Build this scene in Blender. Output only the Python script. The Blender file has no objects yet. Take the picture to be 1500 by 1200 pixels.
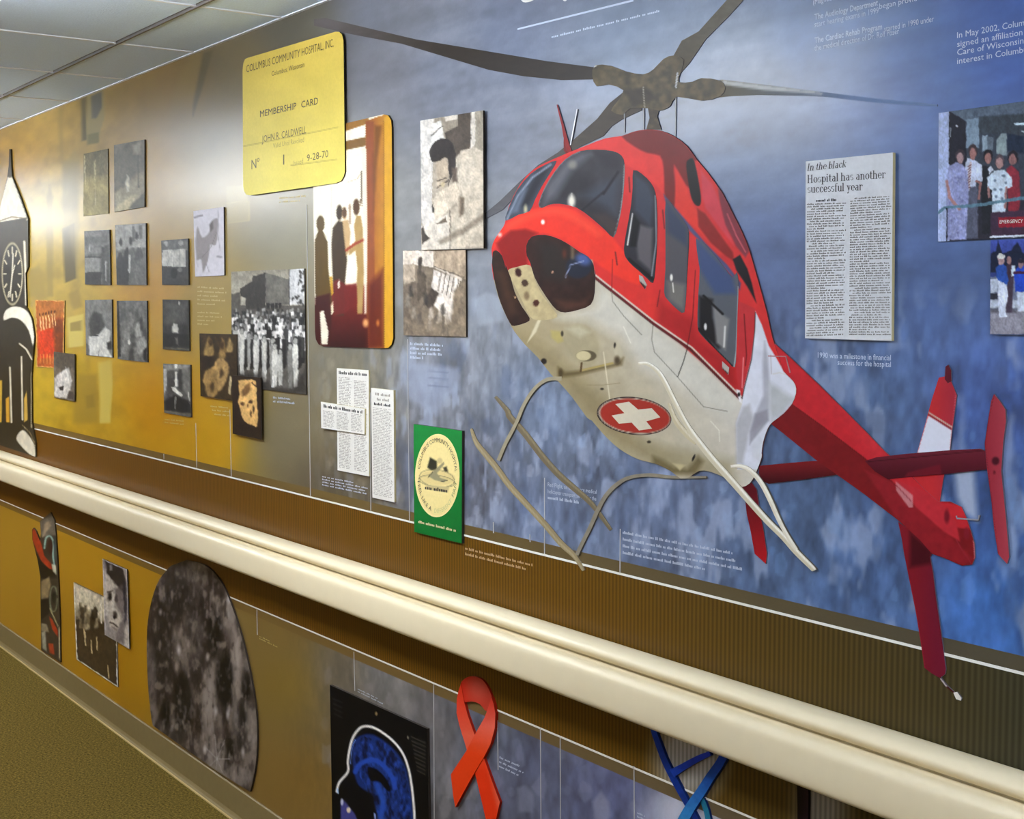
import bpy, bmesh, math, random
import numpy as np
from mathutils import Matrix, Vector
from mathutils.geometry import delaunay_2d_cdt

# ------------------------------------------------------------------ camera
SC = bpy.context.scene
COL = SC.collection
FPX = 1950.0
CAMH, DIST = 1.60, 1.6766            # eye height, distance of the lens from the mural wall
ROT = np.array([[0.58585547, 0.06164148, -0.80806788],
                [0.81041202, -0.04750482, 0.5839312],
                [-0.00239273, -0.99696721, -0.07778596]])
cam_d = bpy.data.cameras.new('camera')
cam_d.sensor_fit = 'HORIZONTAL'
cam_d.sensor_width = 36.0
cam_d.lens = 36.0 * FPX / 1500.0
cam_d.clip_start = 0.02
cam = bpy.data.objects.new('camera', cam_d)
COL.objects.link(cam)
right, up, back = ROT @ [1, 0, 0], ROT @ [0, -1, 0], ROT @ [0, 0, -1]
cam.matrix_world = Matrix(((right[0], up[0], back[0], 0.0),
                           (right[1], up[1], back[1], -DIST),
                           (right[2], up[2], back[2], CAMH),
                           (0, 0, 0, 1)))
SC.camera = cam

# ------------------------------------------------------------------ world, exposure
world = bpy.data.worlds.new('world')
SC.world = world
world.use_nodes = True
world.node_tree.nodes['Background'].inputs[0].default_value = (0.55, 0.6, 0.7, 1)
world.node_tree.nodes['Background'].inputs[1].default_value = 0.02
SC.view_settings.view_transform = 'Standard'
SC.view_settings.look = 'None'
SC.view_settings.gamma = 1.0
SC.view_settings.use_curve_mapping = False
SC.view_settings.exposure = 1.36
LAMP = 9.0                            # emission of the ceiling light diffusers

CEIL = 2.3875
WIDTH = 2.33
XL, XR = -10.7, 2.6
GX0, GY0, GS = -3.385, -0.253, 0.61

# ------------------------------------------------------------------ helpers
def lin(c):
    c = np.asarray(c, float)
    return np.where(c <= 0.04045, c / 12.92, ((c + 0.055) / 1.055) ** 2.4)

DS = 0.6                              # thickness of the mounted boards against their nominal steps
def px2w(P, d=0.0):
    """photo position -> point on the plane that lies d in front of the mural wall"""
    P = np.atleast_2d(np.asarray(P, float))
    r = np.c_[P[:, 0] - 750, P[:, 1] - 600, np.full(len(P), FPX)] @ ROT.T
    d = d * DS
    t = (DIST - d) / r[:, 1]
    return np.c_[r[:, 0] * t, np.full(len(P), -d), CAMH + r[:, 2] * t]

def w2px(X):
    X = np.asarray(X, float) - np.array([0, -DIST, CAMH])
    r = X @ ROT
    return r[:, :2] / r[:, 2:] * FPX + np.array([750, 600])

def T(x0, y0, s):
    return lambda pts: [(x0 + x / s, y0 + y / s) for x, y in pts]

def S(pts, n=4, closed=True):
    p = np.array(pts, float); out = []; m = len(p)
    rng = range(m) if closed else range(m - 1)
    for i in rng:
        if closed:
            a, b, c, d = p[i - 1], p[i], p[(i + 1) % m], p[(i + 2) % m]
        else:
            a, b, c, d = p[max(i - 1, 0)], p[i], p[i + 1], p[min(i + 2, m - 1)]
        for k in range(n):
            t = k / n
            out.append(0.5 * (2 * b + (c - a) * t + (2 * a - 5 * b + 4 * c - d) * t * t + (3 * b - a - 3 * c + d) * t ** 3))
    if not closed: out.append(p[-1])
    return [tuple(q) for q in out]

def stroke(pts, w, n=4):
    q = np.array(S(pts, n, False)) if n > 1 else np.array(pts, float)
    ws = np.interp(np.linspace(0, 1, len(q)), np.linspace(0, 1, len(np.atleast_1d(w))), np.atleast_1d(w)) / 2
    t = np.gradient(q, axis=0); t /= np.linalg.norm(t, axis=1)[:, None] + 1e-9
    nn = np.c_[-t[:, 1], t[:, 0]] * ws[:, None]
    return [tuple(a) for a in q + nn] + [tuple(a) for a in (q - nn)[::-1]]

def ellipse(cx, cy, rx, ry, ang=0, n=40):
    a = np.linspace(0, 2 * math.pi, n, endpoint=False); c, s = math.cos(ang), math.sin(ang)
    return [(cx + rx * math.cos(t) * c - ry * math.sin(t) * s, cy + rx * math.cos(t) * s + ry * math.sin(t) * c) for t in a]

def sdist(P, poly):
    poly = np.asarray(poly, float); n = len(poly)
    d2 = np.full(len(P), 1e18); ins = np.zeros(len(P), bool)
    for i in range(n):
        a, b = poly[i], poly[(i + 1) % n]; e = b - a
        w = P - a
        t = np.clip((w @ e) / (e @ e + 1e-12), 0, 1)
        r = w - t[:, None] * e
        d2 = np.minimum(d2, (r * r).sum(1))
        c = ((a[1] > P[:, 1]) != (b[1] > P[:, 1]))
        if abs(e[1]) > 1e-12:
            ins ^= c & (P[:, 0] < e[0] * (P[:, 1] - a[1]) / e[1] + a[0])
    d = np.sqrt(d2)
    return np.where(ins, -d, d)

def vnoise(P, seed=0):
    i = np.floor(P).astype(np.int64); f = P - i; f = f * f * (3 - 2 * f)
    def h(x, y):
        n = (x * 374761393 + y * 668265263 + seed * 982451653) & 0xffffffff
        n = ((n ^ (n >> 13)) * 1274126177) & 0xffffffff
        return ((n ^ (n >> 16)) & 0xffff) / 65535.0
    a, b, c, d = h(i[:, 0], i[:, 1]), h(i[:, 0] + 1, i[:, 1]), h(i[:, 0], i[:, 1] + 1), h(i[:, 0] + 1, i[:, 1] + 1)
    return (a * (1 - f[:, 0]) + b * f[:, 0]) * (1 - f[:, 1]) + (c * (1 - f[:, 0]) + d * f[:, 0]) * f[:, 1]

def fbm(P, seed=0, o=3):
    return sum(vnoise(P * 2 ** k + 17 * k, seed + k) * 0.5 ** k for k in range(o)) / sum(0.5 ** k for k in range(o))

class Paint:
    """ink laid on a printed sheet; positions in photo pixels, colours 0-255 sRGB"""
    def __init__(s, P):
        s.P = P; s.C = np.full((len(P), 3), 0.5)
    def fill(s, c): s.C[:] = np.array(c) / 255; return s
    def mix(s, m, c, idx=None):
        c = np.asarray(c, float) / 255
        if idx is None: s.C += (c - s.C) * m[:, None]
        else: s.C[idx] += (c - s.C[idx]) * m[:, None]
        return s
    def _box(s, pts, pad):
        q = np.asarray(pts, float); lo, hi = q.min(0) - pad, q.max(0) + pad
        return np.nonzero((s.P[:, 0] > lo[0]) & (s.P[:, 0] < hi[0]) & (s.P[:, 1] > lo[1]) & (s.P[:, 1] < hi[1]))[0]
    def poly(s, pts, c, soft=1.2, a=1.0):
        i = s._box(pts, soft)
        if len(i):
            m = np.clip(0.5 - sdist(s.P[i], pts) / soft, 0, 1) * min(1.0, a * getattr(s, 'boost', 1.0))
            s.mix(m, c, i)
        return s
    def ell(s, cx, cy, rx, ry, c, ang=0, soft=1.2, a=1.0):
        dx, dy = s.P[:, 0] - cx, s.P[:, 1] - cy; co, si = math.cos(ang), math.sin(ang)
        u, v = (dx * co + dy * si) / rx, (-dx * si + dy * co) / ry
        r = np.sqrt(u * u + v * v)
        return s.mix(np.clip(0.5 - (r - 1) * min(rx, ry) / soft, 0, 1) * a, c)
    def line(s, pts, w, c, soft=1.0, a=1.0):
        i = s._box(pts, w + soft)
        if len(i) == 0: return s
        P = s.P[i]; d2 = np.full(len(i), 1e18); q = np.asarray(pts, float)
        for k in range(len(q) - 1):
            e = q[k + 1] - q[k]; v = P - q[k]
            t = np.clip((v @ e) / (e @ e + 1e-9), 0, 1); r = v - t[:, None] * e
            d2 = np.minimum(d2, (r * r).sum(1))
        return s.mix(np.clip(0.5 - (np.sqrt(d2) - w / 2) / soft, 0, 1) * a, c, i)
    def grad(s, p0, p1, c0, c1, a=1.0, poly=None, soft=1.2):
        p0, p1 = np.array(p0, float), np.array(p1, float); e = p1 - p0
        t = np.clip(((s.P - p0) @ e) / (e @ e), 0, 1)[:, None]
        c = np.array(c0) * (1 - t) + np.array(c1) * t
        m = np.full(len(s.P), a)
        if poly is not None: m = np.clip(0.5 - sdist(s.P, poly) / soft, 0, 1) * a
        return s.mix(m, c)
    def noise(s, sx, sy, amp, seed=0, o=3, poly=None):
        n = (fbm(s.P / np.array([sx, sy]), seed, o) - 0.5) * 2 * amp
        if poly is not None: n = n * (sdist(s.P, poly) < 0)
        s.C = np.clip(s.C * (1 + n[:, None]), 0, 1); return s
    def person(s, x, top, h, body, skin=(150, 130, 110), hair=(40, 35, 30), w=None, legs=None):
        w = w or h * 0.13; hd = h * 0.075
        s.poly([(x - w * .6, top + hd * 2), (x + w * .6, top + hd * 2), (x + w, top + h * .3), (x + w * .85, top + h * .62), (x - w * .85, top + h * .62), (x - w, top + h * .3)], body)
        s.poly([(x - w * .8, top + h * .55), (x + w * .8, top + h * .55), (x + w * .55, top + h), (x - w * .5, top + h)], legs or body)
        s.ell(x, top + hd, hd * .72, hd * 1.1, hair); s.ell(x, top + hd * 1.3, hd * .6, hd * .85, skin)
        return s
    def lines_(s, polys, w, c, **k):
        for p in polys: s.line(p, w, c, **k)
        return s

GAIN = 0.90
def color_attr(me, C):
    at = me.color_attributes.new('Col', 'FLOAT_COLOR', 'POINT')
    a = np.ones((len(me.vertices), 4)); a[:, :3] = lin(np.clip(C, 0, 1)) * GAIN
    at.data.foreach_set('color', a.ravel())

# ------------------------------------------------------------------ materials
MATS = {}
def new_mat(name):
    m = bpy.data.materials.new(name); m.use_nodes = True
    return m, m.node_tree, m.node_tree.nodes['Principled BSDF']

def print_mat(name, rough=0.3, spec=0.5, grain=0.0, stripes=False):
    m, nt, b = new_mat(name)
    ca = nt.nodes.new('ShaderNodeVertexColor'); ca.layer_name = 'Col'
    src = ca.outputs['Color']
    tc = nt.nodes.new('ShaderNodeTexCoord')
    if grain:
        nz = nt.nodes.new('ShaderNodeTexNoise'); nz.inputs['Scale'].default_value = 150; nz.inputs['Detail'].default_value = 2
        nt.links.new(tc.outputs['Object'], nz.inputs['Vector'])
        mr = nt.nodes.new('ShaderNodeMapRange'); mr.inputs[3].default_value = 1 - grain; mr.inputs[4].default_value = 1 + grain
        nt.links.new(nz.outputs['Fac'], mr.inputs[0])
        mx = nt.nodes.new('ShaderNodeVectorMath'); mx.operation = 'SCALE'
        nt.links.new(src, mx.inputs[0]); nt.links.new(mr.outputs[0], mx.inputs['Scale']); src = mx.outputs[0]
    if stripes:
        sx = nt.nodes.new('ShaderNodeSeparateXYZ'); nt.links.new(tc.outputs['Object'], sx.inputs[0])
        mu = nt.nodes.new('ShaderNodeMath'); mu.operation = 'MULTIPLY'; mu.inputs[1].default_value = 2 * math.pi / 0.0107
        nt.links.new(sx.outputs['X'], mu.inputs[0])
        sn = nt.nodes.new('ShaderNodeMath'); sn.operation = 'SINE'; nt.links.new(mu.outputs[0], sn.inputs[0])
        mr = nt.nodes.new('ShaderNodeMapRange'); mr.inputs[1].default_value = -1; mr.inputs[3].default_value = 0.72; mr.inputs[4].default_value = 1.28
        nt.links.new(sn.outputs[0], mr.inputs[0])
        mx = nt.nodes.new('ShaderNodeVectorMath'); mx.operation = 'SCALE'
        nt.links.new(src, mx.inputs[0]); nt.links.new(mr.outputs[0], mx.inputs['Scale']); src = mx.outputs[0]
    nt.links.new(src, b.inputs['Base Color'])
    b.inputs['Roughness'].default_value = rough
    b.inputs['Specular IOR Level'].default_value = spec
    MATS[name] = m
    return m

def flat_mat(name, c, rough=0.5, spec=0.4, noise=None):
    m, nt, b = new_mat(name)
    l = lin(np.array(c) / 255) * GAIN
    b.inputs['Roughness'].default_value = rough
    b.inputs['Specular IOR Level'].default_value = spec
    if noise:
        sc, amp, bump = noise
        tc = nt.nodes.new('ShaderNodeTexCoord'); nz = nt.nodes.new('ShaderNodeTexNoise')
        nz.inputs['Scale'].default_value = sc; nz.inputs['Detail'].default_value = 3
        nt.links.new(tc.outputs['Object'], nz.inputs['Vector'])
        rp = nt.nodes.new('ShaderNodeValToRGB')
        rp.color_ramp.elements[0].position = 0.3; rp.color_ramp.elements[1].position = 0.7
        rp.color_ramp.elements[0].color = (*(l * (1 - amp)), 1); rp.color_ramp.elements[1].color = (*(l * (1 + amp)), 1)
        nt.links.new(nz.outputs['Fac'], rp.inputs[0]); nt.links.new(rp.outputs[0], b.inputs['Base Color'])
        if bump:
            bp = nt.nodes.new('ShaderNodeBump'); bp.inputs['Strength'].default_value = bump; bp.inputs['Distance'].default_value = 0.003
            nt.links.new(nz.outputs['Fac'], bp.inputs['Height']); nt.links.new(bp.outputs[0], b.inputs['Normal'])
    else:
        b.inputs['Base Color'].default_value = (*l, 1)
    MATS[name] = m
    return m

WALLPRINT = print_mat('mural_laminate', 0.28, 0.34, 0.07)
BANDPRINT = print_mat('striped_band_laminate', 0.42, 0.18, 0.0, True)
PHOTO = print_mat('photo_print', 0.42, 0.12, 0.08)
CUTOUT = print_mat('cutout_print', 0.40, 0.14, 0.06)
WHITE = flat_mat('white_vinyl', (238, 236, 228), 0.4)
CAPT = flat_mat('caption_ink', (188, 196, 212), 0.3, 0.34)
CAPTB = flat_mat('caption_ink_blue', (206, 218, 236), 0.3, 0.34)
CAPTY = flat_mat('caption_ink_gold', (205, 185, 125), 0.4)
CAPTBR = flat_mat('caption_ink_tan', (196, 160, 120), 0.4)
INK = flat_mat('black_ink', (42, 40, 40), 0.5)
INKG = flat_mat('grey_ink', (150, 142, 130), 0.6)
INKC = flat_mat('card_ink', (96, 84, 40), 0.5)
INKL = flat_mat('card_ink_light', (168, 148, 62), 0.5)
EDGE = flat_mat('board_edge', (52, 44, 36), 0.6)
EDGEW = flat_mat('board_edge_pale', (215, 200, 150), 0.6)

# ------------------------------------------------------------------ object makers
def link(name, me, mat=None, parent=None):
    o = bpy.data.objects.new(name, me); COL.objects.link(o)
    if mat: me.materials.append(mat)
    if parent is not None: o.parent = parent
    return o

def mesh(name, V, F, mat, parent=None, C=None):
    me = bpy.data.meshes.new(name)
    V = np.asarray(V, float)
    if parent is not None and parent.parent is None: V = V - np.array(parent.location)
    elif parent is not None: V = V - np.array(parent.parent.location) - np.array(parent.location)
    me.from_pydata([tuple(v) for v in V], [], F)
    if C is not None: color_attr(me, C)
    return link(name, me, mat, parent)

def empty(name, loc, label=None, cat=None, group=None):
    o = bpy.data.objects.new(name, None); COL.objects.link(o); o.location = loc
    o.empty_display_size = 0.05
    if label: tag(o, label, cat, group)
    return o

def tag(o, label=None, cat=None, group=None, kind=None):
    if label: o['label'] = label
    if cat: o['category'] = cat
    if group: o['group'] = group
    if kind: o['kind'] = kind
    return o

def box(name, lo, hi, mat, parent=None, bevel=0.0):
    bm = bmesh.new(); bmesh.ops.create_cube(bm, size=1)
    lo, hi = np.array(lo, float), np.array(hi, float)
    off = np.zeros(3)
    if parent is not None: off = np.array(parent.location)
    for v in bm.verts: v.co = Vector((lo + hi) / 2 - off + np.array(v.co) * (hi - lo))
    if bevel: bmesh.ops.bevel(bm, geom=bm.edges[:], offset=bevel, segments=2, affect='EDGES')
    me = bpy.data.meshes.new(name); bm.to_mesh(me); bm.free()
    return link(name, me, mat, parent)

def resample(poly, step):
    p = np.asarray(poly, float); out = []
    for i in range(len(p)):
        a, b = p[i], p[(i + 1) % len(p)]; L = np.linalg.norm(b - a)
        if L < 0.15: continue
        k = max(1, int(round(L / step)))
        out += [a + (b - a) * j / k for j in range(k)]
    return np.array(out)

def flat(name, poly, paint, d, d0=0.0, res=3.0, parent=None, mat=None, edge=(70, 60, 55)):
    """a contour-cut printed sheet: front face at d, edges running back to d0"""
    B = resample(poly, res)
    lo, hi = B.min(0), B.max(0)
    xs = np.arange(lo[0], hi[0], res); ys = np.arange(lo[1], hi[1], res * 0.87)
    g = np.array([(x + (res / 2 if j % 2 else 0), y) for j, y in enumerate(ys) for x in xs]) if len(xs) and len(ys) else np.zeros((0, 2))
    if len(g): g = g[sdist(g, B) < -res * 0.55]
    P = np.vstack([B, g]); n = len(B)
    vs, es, fs, *_ = delaunay_2d_cdt([Vector(p) for p in P], [(i, (i + 1) % n) for i in range(n)], [], 1, 1e-6)
    P2 = np.array([(v[0], v[1]) for v in vs])
    V = px2w(P2, d)
    if callable(paint):
        pt = Paint(P2); paint(pt); C = pt.C
    else:
        C = np.tile(np.array(paint) / 255.0, (len(P2), 1))
    F = []
    for f in fs:
        a, b, c = P2[f[0]], P2[f[1]], P2[f[2]]
        cr = (b[0] - a[0]) * (c[1] - a[1]) - (b[1] - a[1]) * (c[0] - a[0])
        F.append(tuple(f) if cr < 0 else tuple(f)[::-1])
    if d > d0:
        area = np.sum(B[:, 0] * np.roll(B[:, 1], -1) - np.roll(B[:, 0], -1) * B[:, 1])
        fr = px2w(B, d); bk = fr.copy(); bk[:, 1] = -d0 * DS; m0 = len(V)
        V = np.vstack([V, fr, bk]); C = np.vstack([C, np.tile(np.array(edge) / 255.0, (2 * n, 1))])
        for i in range(n):
            j = (i + 1) % n
            q = (m0 + i, m0 + j, m0 + n + j, m0 + n + i)
            F.append(q if area > 0 else q[::-1])
    return mesh(name, V, F, mat or CUTOUT, parent, C)

def gridmesh(name, quad, d, paint, res, parent, mat, warp=0.0):
    tl, tr, br, bl = [np.array(q, float) for q in quad]
    W = [px2w([q], d)[0] for q in (tl, tr, br, bl)]
    nx = max(2, int((np.linalg.norm(tr - tl) + np.linalg.norm(br - bl)) / 2 / res)); ny = max(2, int((np.linalg.norm(bl - tl) + np.linalg.norm(br - tr)) / 2 / res))
    u, v = np.meshgrid(np.linspace(0, 1, nx + 1), np.linspace(0, 1, ny + 1)); u, v = u.ravel()[:, None], v.ravel()[:, None]
    V = (W[0] * (1 - u) + W[1] * u) * (1 - v) + (W[3] * (1 - u) + W[2] * u) * v
    P0 = w2px(V); pt = Paint(P0)
    if warp:      # soft uneven edges and grain of an old photograph
        pt.P = P0 + warp * 2 * np.c_[fbm(P0 / np.array([3.0, 4.5]), 71, 2) - .5, fbm(P0 / np.array([3.0, 4.5]), 75, 2) - .5]
    paint(pt)
    if warp:
        g = 1 + (fbm(P0 / np.array([1.6, 2.6]), 81, 2) - .5) * .26 + (fbm(P0 / np.array([7.0, 12.0]), 85, 2) - .5) * .22
        pt.C = np.clip(pt.C * g[:, None], 0, 1)
    F = [(j * (nx + 1) + i, (j + 1) * (nx + 1) + i, (j + 1) * (nx + 1) + i + 1, j * (nx + 1) + i + 1) for j in range(ny) for i in range(nx)]
    return mesh(name, V, F, mat, parent, pt.C)

def slab(name, quad, d, d0, mat, parent):
    fr = px2w(quad, d); bk = fr.copy(); bk[:, 1] = -d0 * DS
    V = np.vstack([fr, bk])
    F = [(0, 3, 2, 1), (4, 5, 6, 7), (0, 1, 5, 4), (1, 2, 6, 5), (2, 3, 7, 6), (3, 0, 4, 7)]
    return mesh(name, V, F, mat, parent)

def photo(name, label, cat, quad, paint, d=0.009, d0=0.0, res=1.5, group=None, edge=None, mat=None):
    base = px2w([((quad[2][0] + quad[3][0]) / 2, (quad[2][1] + quad[3][1]) / 2)], d0)[0]
    r = empty(name, base, label, cat, group)
    slab('backing_board', quad, d - 0.0006, d0, edge or EDGE, r)
    gridmesh('print', quad, d, paint, res, r, mat or PHOTO, 1.1 if cat == 'photo' else 0.0)
    return r

def bil(q, u, v):
    q = [np.array(k, float) for k in q]
    return (q[0] * (1 - u) + q[1] * u) * (1 - v) + (q[3] * (1 - u) + q[2] * u) * v

def text(name, s, bl, br, hl, hr, mat, d, parent, shear=0.0, bold=0.0, arc=None):
    cu = bpy.data.curves.new('t', 'FONT'); cu.body = s; cu.resolution_u = 2; cu.shear = shear; cu.offset = bold
    o = bpy.data.objects.new('t', cu); COL.objects.link(o)
    me = bpy.data.meshes.new_from_object(o.evaluated_get(bpy.context.evaluated_depsgraph_get()))
    V = np.array([v.co[:] for v in me.vertices]); F = [tuple(p.vertices) for p in me.polygons]
    bpy.data.objects.remove(o); bpy.data.curves.remove(cu); bpy.data.meshes.remove(me)
    x0, x1 = V[:, 0].min(), V[:, 0].max()
    t = (V[:, 0] - x0) / max(x1 - x0, 1e-6); v = V[:, 1] / 0.70
    if arc:
        cx, cy, rx, ry, a0, a1, h = arc
        a = a0 + (a1 - a0) * t; sgn = 1 if a1 > a0 else -1
        P = np.c_[cx + (rx + sgn * h * v * rx / ry) * np.cos(a), cy + (ry + sgn * h * v) * np.sin(a)]
    else:
        bl, br = np.array(bl, float), np.array(br, float)
        P = bl + (br - bl) * t[:, None]; P[:, 1] -= v * (hl + (hr - hl) * t)
    W = px2w(P, d)
    return mesh(name, W, F, mat, parent)

def serif(name, s, bl, br, hl, hr, mat, d, parent, shear=0.0):
    """a bold newspaper face with thick stems, thin strokes and flat serifs"""
    w, th, xh, ch, dc = .115, .035, .47, .70, -.20
    V, F = [], []
    def pg(pts):
        b = len(V); V.extend(pts); F.append(tuple(range(b, b + len(pts))))
    def rect(x0, y0, x1, y1): pg([(x0, y0), (x1, y0), (x1, y1), (x0, y1)])
    def stem(x, y0, y1, bot=1, top=1):
        rect(x, y0, x + w, y1)
        if bot: rect(x - .06, y0, x + w + .06, y0 + th)
        if top: rect(x - .06, y1 - th, x + (w + .06 if top == 2 else w), y1)
    def arc(cx, cy, rx, ry, a0, a1, n=12, tk=w):
        for k in range(n):
            q = []
            for t, (ax, ay) in ((k, (rx, ry)), (k + 1, (rx, ry)), (k + 1, (rx - tk, ry - th)), (k, (rx - tk, ry - th))):
                a = math.radians(a0 + (a1 - a0) * t / n); q.append((cx + ax * math.cos(a), cy + ay * math.sin(a)))
            pg(q)
    x = 0.0
    for c in s:
        n0 = len(V); adv = .55; m = xh / 2
        if c == ' ': x += .24; continue
        if c == 'I': stem(.06, 0, ch, 1, 2); adv = .32
        elif c == 'H': stem(.06, 0, ch, 1, 2); stem(.46, 0, ch, 1, 2); rect(.1, .34, .5, .34 + th); adv = .70
        elif c in 'nh': stem(.06, 0, xh if c == 'n' else ch); arc(.27, xh - .17, .21, .17, 0, 150); stem(.37, 0, xh - .16, 1, 0); adv = .58
        elif c == 'u': stem(.06, .12, xh, 0); arc(.27, .15, .21, .16, 190, 340); stem(.36, 0, xh); adv = .56
        elif c == 'r': stem(.06, 0, xh); arc(.30, xh - .12, .15, .12, 60, 170, 8, .06); arc(.37, xh - .08, .06, .06, 0, 360, 10, .055); adv = .47
        elif c == 'l': stem(.06, 0, ch); adv = .29
        elif c == 'i': stem(.06, 0, xh); arc(.115, .62, .07, .07, 0, 360, 12, .065); adv = .29
        elif c == 'b': stem(.06, 0, ch, 0); arc(.30, m, .22, m, 0, 360, 20); adv = .56
        elif c == 'p': stem(.06, dc, xh); arc(.30, m, .22, m, 0, 360, 20); adv = .56
        elif c == 'o': arc(.26, m, .24, m, 0, 360, 20); adv = .53
        elif c == 'e': arc(.26, m, .23, m, 0, 320, 18); rect(.1, m - th / 2, .46, m + th / 2); adv = .51
        elif c == 'c': arc(.26, m, .23, m, 40, 320, 18); arc(.40, xh - .10, .055, .055, 0, 360, 10, .05); adv = .48
        elif c == 'a': stem(.31, 0, xh - .1, 0, 0); rect(.36, 0, .48, th); arc(.24, xh - .15, .185, .15, 0, 150); arc(.22, .14, .18, .14, 60, 330); adv = .52
        elif c == 't': stem(.09, .08, .62, 0, 0); rect(0, xh - th, .31, xh); arc(.24, .1, .15, .1, 180, 330, 8, .08); adv = .36
        elif c == 'f': stem(.09, 0, .56, 1, 0); rect(0, xh - th, .31, xh); arc(.26, .57, .17, .14, 40, 180, 10, .1); adv = .36
        elif c == 'k': stem(.06, 0, ch); pg([(.17, .2), (.40, xh), (.45, xh), (.2, .2)]); pg([(.24, .27), (.40, 0), (.54, 0), (.32, .32)]); rect(.34, xh - th, .54, xh); adv = .56
        elif c == 's': arc(.21, .345, .17, .125, 30, 250, 10, .08); arc(.21, .125, .18, .125, 70, -150, 10, .08); adv = .43
        elif c == 'y': pg([(.06, xh), (.2, xh), (.34, .08), (.27, .0)]); pg([(.42, xh), (.46, xh), (.24, dc), (.18, dc)]); rect(0, xh - th, .25, xh); rect(.36, xh - th, .53, xh); arc(.16, dc + .04, .06, .06, 0, 360, 10, .055); adv = .52
        for k in range(n0, len(V)): V[k] = (V[k][0] + x + shear * V[k][1], V[k][1])
        x += adv
    V = np.array(V); bl, br = np.array(bl, float), np.array(br, float)
    t = V[:, 0] / x; P = bl + (br - bl) * t[:, None]; P[:, 1] -= V[:, 1] / .70 * (hl + (hr - hl) * t)
    return mesh(name, px2w(P, d), F, mat, parent)

def words(name, quad, rows, mat, d, parent, seed=0, fillh=0.55, cw=0.9, ends=None, gap=1.0, ragged=0.0, indent=0.0):
    """rows of illegibly small lettering, one little bar for each letter"""
    rnd = random.Random(seed); V = []; F = []
    L = (np.linalg.norm(np.subtract(quad[1], quad[0])) + np.linalg.norm(np.subtract(quad[2], quad[3]))) / 2
    n = max(4, int(L / cw))
    for r in range(rows):
        v1 = (r + 0.5 + fillh / 2) / rows; vh = fillh / rows
        end = 1.0 if ends is None else ends[r % len(ends)]
        end -= rnd.random() * ragged
        i = int(n * indent * rnd.random()) if rnd.random() < 0.2 else 0
        while i < n * end:
            k = rnd.randint(2, 8)
            for j in range(k):
                if (i + j + 0.7) > n * end: break
                u0, u1 = (i + j) / n, (i + j + 0.72) / n
                t = v1 - vh * (1.0 if rnd.random() < 0.3 else 0.68)
                b = len(V)
                V += [bil(quad, u0, v1), bil(quad, u1, v1), bil(quad, u1, t), bil(quad, u0, t)]
                F.append((b, b + 1, b + 2, b + 3))
            i += k + gap
    o = mesh(name, px2w(V, d), F, mat, parent)
    o['kind'] = 'stuff'
    return o
# ================================================================== the room
A = T(700, 100, 3.75); B = T(700, 380, 3.75); C_ = T(680, 600, 3.75); D_ = T(680, 880, 3.75)
E_ = T(1060, 500, 3.409); F_ = T(1060, 820, 3.1568); G_ = T(460, 0, 2.34375); H_ = T(940, 440, 5)
Z1, Z2 = 1.0766, 0.700               # the two white rules that bound the brown band
ZS1, ZS2 = Z1 + 0.025, Z2 - 0.026

UP = [(20,250,178,140,75),(20,600,190,160,60),(60,300,192,168,98),(100,400,182,156,76),(100,560,188,158,58),(150,620,186,148,48),(220,250,186,150,78),
(250,120,152,122,70),(225,600,192,136,20),(225,420,186,140,48),(300,640,190,145,35),(310,450,170,145,75),(320,250,165,145,95),(330,100,130,115,80),
(420,340,148,140,110),(440,30,105,100,85),(420,640,140,130,100),(500,520,128,122,102),(480,700,110,100,80),(560,100,130,130,138),(540,20,118,122,135),
(590,350,145,145,143),(640,560,130,135,145),(660,700,115,120,135),(650,90,135,140,155),(720,150,140,145,160),(750,60,130,140,165),(720,420,145,150,160),
(800,600,125,140,165),(800,780,115,130,160),(950,60,125,140,165),(1000,750,110,125,155),(1080,90,140,152,172),(1100,200,115,135,170),(1150,400,105,125,170),
(1200,60,112,138,184),(1350,130,80,115,180),(1480,60,75,110,190),(1400,400,85,115,175),(1250,600,85,110,152),(1150,780,95,120,160),(1280,860,90,120,170),
(1450,900,70,115,185),(1480,600,80,110,180),(1480,750,70,105,170)]
LO = [(20,800,185,138,38),(150,800,188,136,26),(200,950,185,132,15),(420,1000,135,108,48),(430,1150,140,108,52),(400,930,130,104,54),(500,980,112,102,86),
(560,980,118,116,116),(640,1080,112,108,108),(700,1080,96,102,118),(780,1120,88,92,114),(900,1150,92,96,128),(1000,1180,130,135,165),(1150,1190,80,86,128)]

def idw(P, pts, pw=3.2):
    num = np.zeros((len(P), 3)); den = np.zeros(len(P))
    for x, y, *c in pts:
        w = 1.0 / (((P[:, 0] - x) ** 2 + (P[:, 1] - y) ** 2 + 900.0) ** (pw / 2))
        num += w[:, None] * np.array(c); den += w
    return num / den[:, None]

cols = [px2w([(x, 600)])[0][0] for x in np.arange(-150, 1900, 2.6)]
cols = np.array([XL, -9.6, -8.8] + [c for c in cols if c > -8.4] + [0.0, 1.2, XR])

def wall_grid(name, z0, z1, dz, paint, mat, parent, yoff=0.0):
    zs = np.linspace(z0, z1, max(2, int((z1 - z0) / dz)) + 1)
    X, Z = np.meshgrid(cols, zs); n, m = len(cols), len(zs)
    V = np.c_[X.ravel(), np.full(X.size, -yoff), Z.ravel()]
    Q = V.copy(); Q[:, 0] = np.clip(Q[:, 0], -12, -0.75)
    pt = Paint(w2px(Q)); pt.W = V; paint(pt)
    F = [(j * n + i, j * n + i + 1, (j + 1) * n + i + 1, (j + 1) * n + i) for j in range(m - 1) for i in range(n - 1)]
    return mesh(name, V, F, mat, parent, pt.C)

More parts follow.
